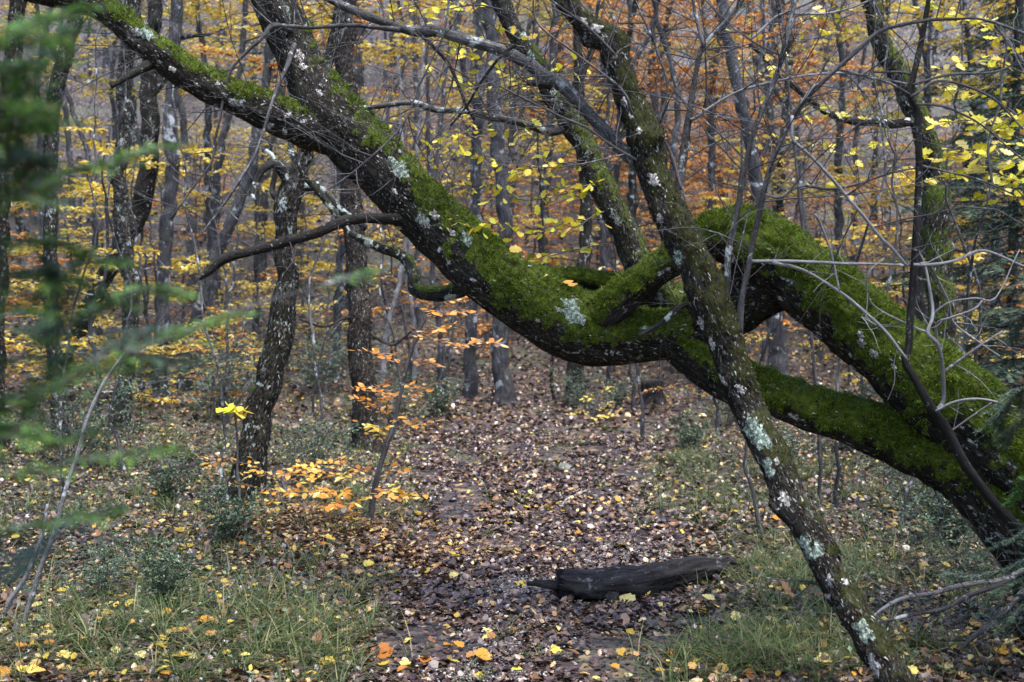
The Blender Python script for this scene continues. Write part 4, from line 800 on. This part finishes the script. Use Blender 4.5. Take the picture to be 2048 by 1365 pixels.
# ================================================================== beech saplings with single leaves
def leafy(name, label, cat, stem, d, sprays, kc, size, per, mat='bark_twig', spread=.11, group=None, seed=0, droop=.12, maxl=300, flat=.35, zs=1.0, both=None, parent=None):
    """stem and spray lines in photo pixels (x, y[, depth offset]); leaves along the sprays and their side twigs"""
    rg = np.random.default_rng(seed); random.seed(seed)
    if parent is None:
        p0 = at(stem[0][0], stem[0][1], d); g = float(ground(p0[0], d)); th = thing(name, label, cat, (p0[0], d, g), group)
        C = np.concatenate([[[p0[0], d, g-.05, stem[0][2]*d/FPX/2]], pxc([(a, b, d, wd) for a, b, wd in stem])]); C = C[np.concatenate([[True], C[1:, 2] > g])]
        t = Tube(C, 8, .03, .1, 0, None, seed, wob=.01); acc = Acc(); t.add(acc); part('stem', acc, M[mat], th)
    else: th = parent
    cnt = 0; rest = Acc()
    for si, sp in enumerate(sprays):
        dp = sp[0]; line = np.array([at(a, b, d + dp*(i/(len(sp)-2)) ) for i, (a, b) in enumerate(sp[1:])])
        Q = catmull(np.column_stack([line, np.zeros(len(line))]), .03)[:, :3]; acc = Acc(); twig_tube(acc, Q, .0045*zs, .0012*zs, 5)
        ends = [Q]
        n2 = max(2, int(len(Q)/4))
        for q in range(n2):
            i = int(len(Q)*(.15 + .8*q/n2)); T = Q[min(i+1, len(Q)-1)]-Q[i-1]; T /= np.linalg.norm(T)
            S = np.cross(T, [0, 0, 1.0]); S /= np.linalg.norm(S)+1e-6; S *= (-1)**q
            ln = spread*zs*rg.uniform(.7, 1.9)*(1.2 - .6*q/n2); tw = rand_twig(Q[i], T*.7 + S*.9 + np.array([0, 0, .12]), ln, 4, .35, -droop, rg); twig_tube(acc, tw, .002*zs, .0008*zs, 4); ends.append(tw)
        po = part('branch', acc, M[mat], th)
        for e in ends:
            Ls = np.linalg.norm(np.diff(e, axis=0), axis=1).sum(); m = max(2, int(Ls*per)); f = np.linspace(.2, 1, m)
            for u, ff in enumerate(f):
                pos = np.array([np.interp(ff, np.linspace(0, 1, len(e)), e[:, c]) for c in range(3)]); k = min(int(ff*(len(e)-1)), len(e)-2); T = e[k+1]-e[k]; T /= np.linalg.norm(T)+1e-9
                S = np.cross(T, [0, 0, 1.0]); S /= np.linalg.norm(S)+1e-6; x = T*.6 + S*(-1)**u*.8 + np.array([0, 0, -droop]) + rg.normal(0, .15, 3)
                nn = np.array([rg.normal(0, flat), rg.normal(0, flat) - .15, 1]); x -= nn*(x @ nn)/(nn @ nn); s = size*rg.uniform(.6, 1.15)
                kk = kc if not both or rg.uniform() > both[1] else both[0]
                if cnt < maxl: leaf_obj('leaf', kk, pos, x, nn, s, th); cnt += 1
                else:
                    nn = nn/np.linalg.norm(nn); V, F = tri_fan(dict(beech=BEECH, oak=OAK, maple=MAPLE)[kk[0]], .2, .15); scatter(rest, (V, F), pos[None], rotmats(x[None], nn[None]), np.array([s]))
    if rest.n: part('leaves', rest, M[kc[1] if kc[1] in M else 'yellow'], th, False, kind='stuff')
    return th
leafy('beech_sapling', 'slim beech sapling with tiers of orange leaves at the left path edge', 'sapling',
  [(733, 1085, 18), (740, 1035, 14), (747, 990, 13), (757, 945, 12), (775, 890, 10), (788, 850, 9), (798, 800, 8), (812, 735, 8), (828, 685, 7), (850, 640, 6), (880, 605, 5)], 7.3,
  [(-.3, (750, 975), (690, 955), (620, 945), (560, 950)), (-.5, (747, 995), (680, 985), (610, 985), (550, 985)), (.3, (752, 955), (690, 930), (640, 930), (590, 935)), (-.5, (748, 985), (790, 985), (830, 1000)), (.2, (755, 950), (790, 935), (820, 938)), (-.4, (745, 1005), (690, 1010), (640, 1012)), (-.2, (742, 1020), (700, 1035), (660, 1045)),
   (-.3, (775, 895), (755, 860), (740, 850)), (.2, (785, 860), (820, 850), (850, 865)), (-.2, (790, 845), (760, 810), (722, 800)), (.2, (795, 815), (825, 785), (850, 772)), (-.3, (797, 800), (750, 775), (715, 778)), (.1, (800, 790), (770, 795), (740, 820)),
   (-.2, (812, 735), (780, 710), (755, 705)), (.2, (815, 725), (850, 720), (880, 735)), (-.2, (828, 688), (865, 660), (905, 655)), (.2, (840, 660), (900, 690), (965, 685), (1000, 690)), (-.2, (850, 640), (900, 625), (940, 625)), (.1, (872, 612), (910, 600), (950, 600)), (-.1, (880, 605), (870, 590), (885, 575))],
  ('beech', 'orange'), .062, 30, 'bark_twig', .13, None, 401, maxl=300, both=(('beech', 'yellow'), .25))
leafy('beech_sapling', 'low beech sapling with orange leaves spread flat beside the crooked trunk', 'sapling', [(585, 1060, 10), (580, 1010, 9), (570, 975, 8), (560, 950, 6)], 7.9,
  [(-.3, (565, 965), (500, 930), (430, 925), (395, 935)), (.2, (570, 970), (620, 960), (680, 950), (720, 945)), (-.3, (575, 985), (510, 975), (450, 965)), (-.2, (575, 985), (630, 985), (690, 985)), (-.5, (580, 1000), (520, 1005), (480, 1010)), (.3, (570, 970), (610, 945), (650, 935)), (-.5, (580, 1005), (630, 1015), (680, 1020)), (.1, (560, 950), (520, 950), (490, 940))], ('beech', 'orange'), .06, 20, seed=402, maxl=300, both=(('beech', 'yellow'), .35))
leafy('beech_sapling', 'tiny yellow leaved sapling left of the stump', 'sapling', [(1185, 850, 7), (1190, 820, 6), (1200, 790, 4)], 14.2, [(0, (1188, 835), (1165, 825), (1145, 830)), (0, (1190, 825), (1210, 810), (1225, 815)), (0, (1195, 805), (1180, 795), (1170, 800)), (0, (1200, 790), (1212, 780), (1218, 782)), (-.3, (1188, 840), (1205, 835), (1225, 832))], ('beech', 'yellow'), .07, 26, seed=403, maxl=120, zs=1.4)
leafy('lime_leafed_twig', 'upright twig with two lime yellow leaves by the crooked trunk', 'sapling', [(478, 1010, 6), (476, 930, 5), (474, 870, 5), (470, 825, 4)], 7.6, [(0, (470, 822), (460, 816), (452, 820)), (0, (472, 830), (485, 822), (494, 830))], ('maple', 'lime'), .10, 8, seed=404, spread=.01, maxl=6, flat=.8)
# oak foliage
leafy(None, None, None, None, 5.55,
  [(-.5, (1235, 440), (1150, 440), (1060, 470), (1000, 450), (950, 455), (900, 440)), (-.3, (1225, 420), (1190, 430), (1150, 455), (1110, 440)), (.3, (1200, 370), (1120, 390), (1045, 400), (990, 370), (940, 380), (890, 350)), (-.3, (1205, 380), (1180, 370), (1140, 380), (1100, 370)), (-.4, (1180, 320), (1100, 330), (1030, 340), (980, 320), (920, 310), (860, 290)), (.3, (1182, 325), (1120, 330), (1080, 310)), (-.3, (1140, 245), (1070, 255), (1005, 262), (940, 262), (880, 280), (840, 320)), (.2, (1090, 165), (1040, 170), (985, 180), (930, 170), (880, 150), (850, 110)), (-.3, (1098, 185), (1110, 150), (1150, 120)), (-.2, (1050, 95), (990, 85), (950, 90), (900, 80), (850, 60), (810, 50)), (.2, (1040, 80), (1010, 60), (985, 50)), (-.3, (1005, 20), (950, 10), (880, 20), (820, 10), (780, 30)), (-.3, (1095, 180), (1020, 150), (960, 120), (920, 100), (880, 40)), (-.2, (1255, 480), (1150, 500), (1062, 520), (1020, 510), (985, 485))], ('oak', 'ygreen'), .058, 17, 'bark_twig', .13, None, 405, .35, 300, .8, 1.0, (('oak', 'yellow'), .2), parent=BT)
leafy('oak_sapling', 'oak branchwork with yellow and green lobed leaves at the far right', 'tree', [(2110, 1010, 20), (2100, 800, 18), (2085, 600, 17), (2070, 420, 15), (2060, 250, 12), (2050, 100, 10), (2045, -20, 8)], 7.2,
  [(-.3, (2065, 330), (2000, 320), (1940, 300), (1890, 320)), (-.3, (2062, 280), (2000, 250), (1930, 240), (1880, 250)), (.2, (2060, 250), (1990, 200), (1930, 180), (1880, 170)), (-.2, (2068, 380), (2000, 350), (1930, 350), (1860, 370)), (-.2, (2055, 150), (1980, 120), (1900, 130)), (.2, (2065, 300), (2020, 270), (1980, 290)), (0, (2070, 420), (2020, 370), (1980, 390), (1940, 400)), (-.2, (2062, 250), (2030, 230), (2010, 260)), (.2, (2050, 90), (1980, 60), (1900, 20), (1820, 15))], ('oak', 'ygreen'), .10, 15, 'bark_twig', .16, None, 406, .3, 260, .7, 1.2, (('oak', 'yellow'), .35))
leafy('oak_sapling', 'thin oak stem with a few yellow leaves behind the pale shoots', 'tree', [(1640, 900, 8), (1625, 700, 7), (1610, 500, 7), (1590, 300, 6), (1575, 150, 5), (1560, 0, 4)], 8.2,
  [(-.2, (1575, 150), (1540, 120), (1510, 70), (1495, 50)), (0, (1580, 200), (1550, 160), (1525, 150)), (.2, (1570, 80), (1620, 60), (1660, 70)), (-.2, (1590, 300), (1640, 290), (1690, 310), (1760, 290)), (.2, (1585, 240), (1640, 220), (1700, 230)), (-.2, (1600, 380), (1650, 370), (1700, 390)), (0, (1565, 40), (1610, 30), (1680, 20), (1740, 30)), (.3, (1590, 290), (1550, 270), (1510, 290))], ('oak', 'ygreen'), .085, 9, 'bark_twig', .14, None, 407, .3, 160, .7, 1.2, (('oak', 'yellow'), .4))
# a few leaves caught on the mossy trunk
for px, py, d, kc, s in ((1125, 566, 5.2, ('beech', 'orange'), .055), (1135, 572, 5.18, ('beech', 'orange'), .05), (1020, 500, 5.15, ('maple', 'yellow'), .06), (1080, 552, 5.2, ('beech', 'yellow'), .04)):
    o = leaf_obj('caught_leaf', kc, at(px, py, d), (1, .2, .1), (.1, -.6, .8), s); tag(o, '%s leaf caught on the moss of the dipping trunk' % kc[1], 'leaf', 'leaves caught on the mossy trunk')

# ================================================================== trees of the far slope
def spray(st, lf, p, d, ln, nl, size, rg, rad=.012, flat=.28):
    """a flat beech bough: main twig, side twigs in one plane, leaves both sides"""
    Q = rand_twig(p, d, ln, 6, .35, -.12, rg); twig_tube(st, Q, rad, rad*.25, 4); pos = []; dirs = []
    ns = max(3, int(ln*5))
    for q in range(ns):
        f = .2 + .78*q/ns; i = min(int(f*6), 5); T = Q[i+1]-Q[i]; T /= np.linalg.norm(T); S = np.cross(T, [0, 0, 1.0]); S /= np.linalg.norm(S)+1e-6; S *= (-1)**q
        a = Q[i] + (Q[i+1]-Q[i])*(f*6-i); l2 = ln*.42*(1.15-f)*rg.uniform(.6, 1.3) + .12; tw = rand_twig(a, T*.75+S*.85, l2, 3, .3, -.1, rg); twig_tube(st, tw, rad*.28, rad*.1, 3)
        m = max(2, int(nl/ns)); ff = rg.uniform(.1, 1, m); k = np.minimum((ff*3).astype(int), 2); pos.append(tw[k] + (tw[k+1]-tw[k])*(ff*3-k)[:, None]); dirs.append((tw[-1]-tw[0])[None]/l2*.6 + rg.normal(0, .6, (m, 3))*np.array([1, 1, .35]))
    P = np.concatenate(pos); X = np.concatenate(dirs); n = len(P); NN = rg.normal(0, flat, (n, 3)) + np.array([0, 0, 1.0]); NN /= np.linalg.norm(NN, axis=1)[:, None]; X -= NN*np.sum(X*NN, 1)[:, None]
    scatter(lf, rhomb(.3, .2, -.14), P, rotmats(X, NN), rg.uniform(size*.65, size*1.25, n))
def tree_proto(name, cat, seed, hgt, r, nb, nl, lf_mat, bmat, z0=.15, bl=(1., 2.6), size=.075, bend=.5, bare=40, el=(0, .5)):
    rg = np.random.default_rng(seed); e = thing(name, 'x', cat, (0, 0, 0))
    a = rg.uniform(0, 6.28); k = 7; C = []
    for i in range(k):
        f = i/(k-1); C.append([math.cos(a)*bend*f*f*2 + rg.normal(0, .013*hgt)*min(1, i), math.sin(a)*bend*f*f*2*.5 + rg.normal(0, .013*hgt)*min(1, i), -.2 + f*hgt, r*(1-.8*f)*(1.25 if i == 0 else 1)])
    t = Tube(np.array(C), 10, .18, .08, .004, None, seed, wob=.08); acc = Acc(); t.add(acc); part('trunk', acc, M[bmat], e)
    st = Acc(); lf = Acc()
    for b in range(nb):
        f = z0 + (1-z0)*rg.uniform(0, 1)**1.2*.97; i = int(f*(len(t.P)-1)); aa = rg.uniform(0, 6.28); d = np.array([math.cos(aa), math.sin(aa), rg.uniform(*el)])
        spray(st, lf, t.P[i], d, rg.uniform(*bl)*(1.15-.6*f), nl, size, rg, min(.016, t.R[i]*.5))
    tw = Acc()
    if bare: fine_twigs(tw, t.P, t.R*.2, bare, .4, 1.6, .35, 2, rg, .1, 3)
    if st.n or tw.n:
        for x in (tw,):
            st.v += x.v; st.f += [f + st.n for f in x.f]; st.n += x.n
            for kk in x.at: st.at.setdefault(kk, []); st.at[kk] += x.at[kk]
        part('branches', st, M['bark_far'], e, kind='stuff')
    if lf.n: part('crown', lf, M[lf_mat], e, False, kind='stuff')
    return e
PR = {}
defs = (('orange', 'orange_beech', 'tall beech with tiers of orange leaves on the far slope', 'orange', 11, .10), ('orange2', 'orange_beech', 'bent slim beech with sparse orange leaves on the far slope', 'orange', 9, .075), ('rust', 'rusty_beech', 'beech with rust brown leaves on the far slope', 'rust', 10, .09),
        ('yellow', 'yellow_beech', 'tall tree with pale yellow leaves on the far slope', 'yellow', 12, .11), ('yellow2', 'yellow_beech', 'slim tree with scattered yellow leaves on the far slope', 'yellow', 9.5, .075), ('ygreen', 'yellow_green_tree', 'slim tree with yellow green leaves on the far slope', 'ygreen', 10, .08))
for k, (key, nm, lb, lm, hg, r) in enumerate(defs):
    PR[key] = (tree_proto(nm, 'tree', 500+k, hg, r, (19, 16, 17, 20, 17, 16)[k], 165, lm, 'bark_far', .06, (1.2, 3.0), .10, (.4, 1.1, .6, .3, .9, .7)[k], 26), lb, 'far slope %s trees' % lm)
for k, (key, nm, lb, lm) in enumerate((('s_orange', 'beech_sapling', 'small beech sapling with flat tiers of orange leaves on the slope', 'orange'), ('s_yellow', 'beech_sapling', 'small sapling with flat tiers of yellow leaves on the slope', 'yellow'), ('s_orange2', 'beech_sapling', 'low spreading beech sapling with orange leaves among the far trunks', 'orange'))):
    PR[key] = (tree_proto(nm, 'sapling', 540+k, (3.6, 3.4, 2.2)[k], .03, (16, 16, 12)[k], 70, lm, 'bark_far', .12, (.7, 1.5), .075, .3, 6, (-.05, .3)), lb, 'saplings on the slope, %s %d' % (lm, k))
PR['bare'] = (tree_proto('bare_tree', 'tree', 560, 9, .06, 0, 0, 'orange', 'bark_far', bare=110, bend=.8), 'slim bare grey tree full of fine twigs on the far slope', 'bare trees on the slope')
PR['bare2'] = (tree_proto('bare_tree', 'tree', 561, 11, .10, 0, 0, 'orange', 'bark_grey', bare=90, bend=.3), 'straight grey bare trunk with high twigs on the far slope', 'straight bare trees on the slope')
PR['brush'] = (tree_proto('bare_shrub', 'shrub', 562, 3.2, .025, 0, 0, 'orange', 'bark_far', bare=60, bend=.5), 'bare grey twiggy shrub on the slope', 'bare shrubs on the slope')
_used = set()
def put(key, x, y, s=1.0, rz=0.0):
    e, lb, gr = PR[key]; o = e if key not in _used else copy_tree(e); _used.add(key)
    o.location = (x, y, float(ground(x, y))); o.rotation_euler = (0, 0, rz); o.scale = (s, s, s); tag(o, lb, None, gr); return o
def slope():
    rg = np.random.default_rng(77); taken = []
    def spot(y0, y1, lo, hi, md):
        for _ in range(60):
            y = rg.uniform(y0, y1); px = rg.uniform(lo, hi); x = (px-1024)/FPX*y
            if path_d(x, y) < .7 and y < 22: continue
            if all((x-a)**2+(y-b)**2 > md*md for a, b in taken): break
        taken.append((x, y)); return x, y
    zones = (  # px range, y range, count, kinds, weights
      (-150, 700, 18, 46, 26, ['yellow', 'yellow2', 'orange2', 'orange', 'ygreen'], [.40, .30, .14, .06, .10]),
      (700, 1150, 20, 46, 18, ['ygreen', 'yellow', 'orange', 'yellow2', 'orange2'], [.3, .2, .22, .14, .14]),
      (1150, 1680, 19, 46, 26, ['orange', 'orange2', 'rust', 'yellow2', 'yellow'], [.36, .28, .06, .18, .12]),
      (1680, 2200, 19, 42, 16, ['yellow', 'yellow2', 'orange2', 'ygreen'], [.38, .32, .15, .15]))
    for lo, hi, y0, y1, n, ks, ws in zones:
        for _ in range(n):
            x, y = spot(y0, y1, lo, hi, 1.1); put(str(rg.choice(ks, p=ws)), x, y, rg.uniform(.8, 1.2), rg.uniform(0, 6.28))
    for lo, hi, y0, y1, n, ks in ((-150, 760, 13, 30, 22, ['s_yellow', 's_orange', 's_orange2', 's_yellow']), (780, 1500, 19, 32, 16, ['s_orange', 's_orange2', 's_yellow']), (1400, 2150, 14, 30, 20, ['s_yellow', 's_orange', 's_yellow'])):
        for _ in range(n):
            x, y = spot(y0, y1, lo, hi, .9)
            put(str(rg.choice(ks)), x, y, rg.uniform(.7, 1.25), rg.uniform(0, 6.28))
    for _ in range(26): x, y = spot(16, 44, -100, 2150, .8); put(str(rg.choice(['bare', 'bare2'])), x, y, rg.uniform(.75, 1.2), rg.uniform(0, 6.28))
    for _ in range(46): x, y = spot(11, 30, -100, 2150, .8); put('brush', x, y, rg.uniform(.7, 1.2), rg.uniform(0, 6.28))
slope()
for key in [k for k in PR if k not in _used]:            # kinds the slope did not need
    e = PR.pop(key)[0]
    for c in list(e.children): bpy.data.objects.remove(c)
    bpy.data.objects.remove(e)
def around():                       # unseen trees behind and beside the viewer, added to block low sky light
    rg = np.random.default_rng(123); n = 0
    while n < 54:
        a = rg.uniform(0, 6.283); r = rg.uniform(5, 20); x, y = r*math.sin(a), r*math.cos(a)
        if y > 2 and abs(x) < .62*y + 2.2: continue
        key = str(rg.choice(['yellow', 'orange', 'yellow2', 'ygreen', 'bare'])); o = put(key, x, y, rg.uniform(.9, 1.25), rg.uniform(0, 6.28)); n += 1
        tag(o, PR[key][1].replace('on the far slope', 'in the unseen near wood, added to block low light'), None, 'unseen trees added to block low sky light')
around()
PR['whip'] = (tree_proto('bare_sapling', 'sapling', 570, 4.6, .013, 0, 0, 'orange', 'bark_branch', bare=64, bend=.6), 'thin bare sapling with a tangle of fine grey twigs near the bent tree', 'thin bare saplings near the bent tree')
for k, (px, y, s) in enumerate(((1530, 7.0, 1.05), (1680, 7.9, 1.1), (1800, 7.0, 1.0), (1960, 8.2, 1.1), (1900, 6.4, .95), (620, 9.6, 1.1), (430, 8.3, 1.0), (250, 9.5, 1.1), (120, 7.4, .9), (780, 12.5, 1.2))):
    put('whip', (px-1024)/FPX*y, y, s, k*1.9)

# ================================================================== firs
def fir_bough(st, nd, line, tw, rg, sp=.035, nl=.02, dens=.0032, rad=.006, nw=.0011, droop=-.1):
    Q = catmull(np.column_stack([line, np.zeros(len(line))]), sp)[:, :3]; twig_tube(st, Q, rad, rad*.2, 5); axes = []
    L = len(Q)
    for i in range(2, L-1):
        f = i/L; T = Q[i+1]-Q[i-1]; T /= np.linalg.norm(T); S = np.cross(T, [0, 0, 1.0]); S /= np.linalg.norm(S)+1e-6
        if abs(T[1]) < .5: S = S*.8 + np.array([0, 0, .35])*rg.normal(0, 1)
        for sgn in (-1, 1):
            if rg.uniform() < .25: continue
            ln = tw*rg.uniform(.5, 1.2)*(1.1 - .75*f); p = rand_twig(Q[i], T*.8 + S*sgn*.8 + np.array([0, 0, droop]), ln, 4, .25, droop, rg); twig_tube(st, p, rad*.35, rad*.12, 3); axes.append(p)
    axes.append(Q[int(L*.35):]); PP = []; XX = []; NN = []
    for a in axes:
        seg = np.diff(a, axis=0); l = np.linalg.norm(seg, axis=1); tot = l.sum(); m = max(4, int(tot/dens)); u = np.sort(rg.uniform(0, tot, m)); c = np.concatenate([[0], np.cumsum(l)]); k = np.clip(np.searchsorted(c, u)-1, 0, len(seg)-1)
        pos = a[k] + seg[k]*((u-c[k])/l[k])[:, None]; T = seg[k]/l[k][:, None]; S = np.cross(T, [0, 0, 1.0]); S /= np.linalg.norm(S, axis=1)[:, None]+1e-6
        sg = np.where(np.arange(m) % 2, 1, -1)[:, None]; PP.append(pos); XX.append(T*.55 + S*sg*.9 + rg.normal(0, .12, (m, 3)) + np.array([0, 0, .12])); n = np.cross(T, S)*-1; n[n[:, 2] < 0] *= -1; NN.append(n + rg.normal(0, .25, (m, 3)))
    P = np.concatenate(PP); X = np.concatenate(XX); Nn = np.concatenate(NN); Nn /= np.linalg.norm(Nn, axis=1)[:, None]; X -= Nn*np.sum(X*Nn, 1)[:, None]
    V = np.array([[0, -nw/nl, 0], [0, nw/nl, 0], [.7, nw/nl, 0], [1, 0, 0], [.7, -nw/nl, 0]]); F = np.array([[0, 1, 2], [0, 2, 4], [4, 2, 3]])
    scatter(nd, (V, F), P, rotmats(X, Nn), rg.uniform(nl*.7, nl*1.1, len(P)))
def near_fir(label, tx, ty, B, seed, edge):
    rg = np.random.default_rng(seed); g = float(ground(tx, ty))
    th = thing('fir_tree', label, 'tree', (tx, ty, g))
    t = Tube(np.array([[tx, ty, g-.1, .04], [tx+.02, ty, .9, .034], [tx, ty+.02, 1.8, .025], [tx, ty, 2.7, .012]]), 12, .05, .1, .003, None, 92); acc = Acc(); t.add(acc); part('trunk', acc, M['bark_branch'], th)
    for k, (d, pl, tw, mt) in enumerate(B):
        line = np.array([at(a, b, d + .04*i) for i, (a, b) in enumerate(pl)])
        if (pl[0][0] <= 0 if edge < 0 else pl[0][0] >= 2048): line = np.concatenate([[[tx, ty, line[0, 2] - .06]], line])
        st = Acc(); nd = Acc(); (fir_bough(st, nd, line, tw*.8, rg, .013, .017, .0021, .0032, .0012) if tw else twig_tube(st, catmull(np.column_stack([line, np.zeros(len(line))]), .03)[:, :3], .0022, .001, 5)); po = part('bough', st, M['bark_branch'], th); nd.n and part('needles', nd, M[mt], po, False, kind='stuff')
LB = [(1.25, [(0, 800), (170, 738), (330, 680), (430, 640), (480, 625)], .16, 'needle'), (1.3, [(0, 725), (90, 665), (190, 620), (290, 575), (390, 590)], .13, 'needle'), (1.2, [(-20, 400), (80, 360), (180, 330), (270, 305), (325, 290)], .13, 'needle'), (1.15, [(-30, 90), (40, 60), (100, 30), (165, 10)], .16, 'needle'), (1.15, [(-40, 260), (30, 200), (80, 130), (140, 60)], .15, 'needle'), (1.2, [(-40, 520), (40, 480), (110, 485), (190, 515), (260, 520)], .12, 'needle'),
         (1.35, [(330, 690), (430, 640), (540, 600), (640, 575), (660, 568)], 0, 'needle'), (1.46, [(640, 575), (690, 556), (745, 540)], .06, 'needle'), (1.2, [(-30, 950), (90, 935), (190, 915), (290, 900), (370, 898)], .09, 'needle'), (1.2, [(-30, 1060), (60, 1050), (150, 1035), (250, 1010)], .10, 'needle'), (1.25, [(-40, 1170), (30, 1130), (90, 1090), (140, 1050)], .10, 'needle_pale'), (1.3, [(170, 738), (230, 690), (290, 660), (360, 655)], .09, 'needle_pale'), (1.2, [(-30, 640), (40, 610), (120, 560), (170, 520)], .10, 'needle'), (1.2, [(-40, 160), (20, 130), (60, 190), (90, 260)], .12, 'needle'), (1.2, [(-40, 340), (20, 300), (60, 330), (120, 400)], .10, 'needle_pale'), (1.25, [(60, 480), (120, 560), (140, 640)], .07, 'needle_pale'), 
   (1.2, [(-30, 210), (30, 250), (50, 320), (40, 400)], .12, 'needle'), (1.25, [(-20, 560), (60, 540), (150, 560), (230, 600)], .13, 'needle'), (1.25, [(0, 860), (60, 800), (100, 740), (150, 700)], .12, 'needle'), (1.3, [(250, 700), (330, 720), (400, 720)], .09, 'needle_pale'), (1.2, [(-30, 880), (40, 870), (120, 880), (190, 860)], .09, 'needle')]
near_fir('young fir with soft bright green boughs reaching in close on the left', -1.05, 1.35, LB, 91, -1)
near_fir('young fir poking green bough tips past the foot of the arched trunk', 2.35, 4.15, [(4.1, [(2075, 770), (2030, 795), (2000, 830), (1985, 860)], .3, 'needle_dark'), (4.1, [(2075, 830), (2040, 850), (2010, 880)], .25, 'needle_dark'), (4.1, [(2080, 1050), (2030, 1075), (1985, 1095), (1930, 1120)], .18, 'needle_dark'), (4.1, [(2080, 1110), (2020, 1135), (1960, 1150), (1890, 1145)], .18, 'needle_dark'), (4.1, [(2080, 1150), (2030, 1165), (1970, 1200)], .26, 'needle_dark'), (4.1, [(2080, 1190), (2040, 1225), (1990, 1240)], .3, 'needle_dark'), (4.1, [(2080, 620), (2050, 640), (2030, 680)], .25, 'needle_dark'), (4.1, [(2075, 950), (2045, 970), (2020, 1000)], .2, 'needle')], 93, 1)
def far_fir(label, x, y, hgt, rad, seed, nb, side=-1, mat='needle_dark', z0=.3):
    rg = np.random.default_rng(seed); g = float(ground(x, y)); th = thing('fir_tree', label, 'tree', (x, y, g), None)
    t = Tube(np.array([[x, y, g-.1, .09], [x, y, g+hgt*.4, .07], [x+.05, y, g+hgt, .015]]), 12, .15, .08, .005, None, seed); acc = Acc(); t.add(acc); part('trunk', acc, M['bark_dark'], th)
    for b in range(nb):
        f = b/(nb-1); z = g + z0 + f*(hgt-z0-.2); a = rg.uniform(0, 6.28) if rg.uniform() < .45 else rg.normal(math.pi if side < 0 else 0, .7); ln = rad*(1-.75*f)*rg.uniform(.65, 1.1)
        d = np.array([math.cos(a), math.sin(a), .12]); line = rand_twig((x, y, z), d, ln, 5, .2, -.35, rg); st = Acc(); nd = Acc()
        fir_bough(st, nd, line, ln*.36, rg, .06, .045, .007, .008, .0055, -.15); po = part('bough', st, M['bark_dark'], th); part('needles', nd, M[mat], po, False, kind='stuff')
far_fir('dark green fir standing beyond the far right edge of the arch', 4.85, 9.6, 5.8, 1.35, 95, 64)
far_fir('dense dark fir behind the oak leaves on the right', 6.0, 12.6, 7.0, 1.9, 96, 60)
far_fir('tall dark fir deeper in the wood on the right', 8.2, 18.0, 10.0, 2.4, 97, 50)
far_fir('small dark fir beside the leaning mossy trunk', 3.9, 10.6, 2.6, .9, 98, 18)
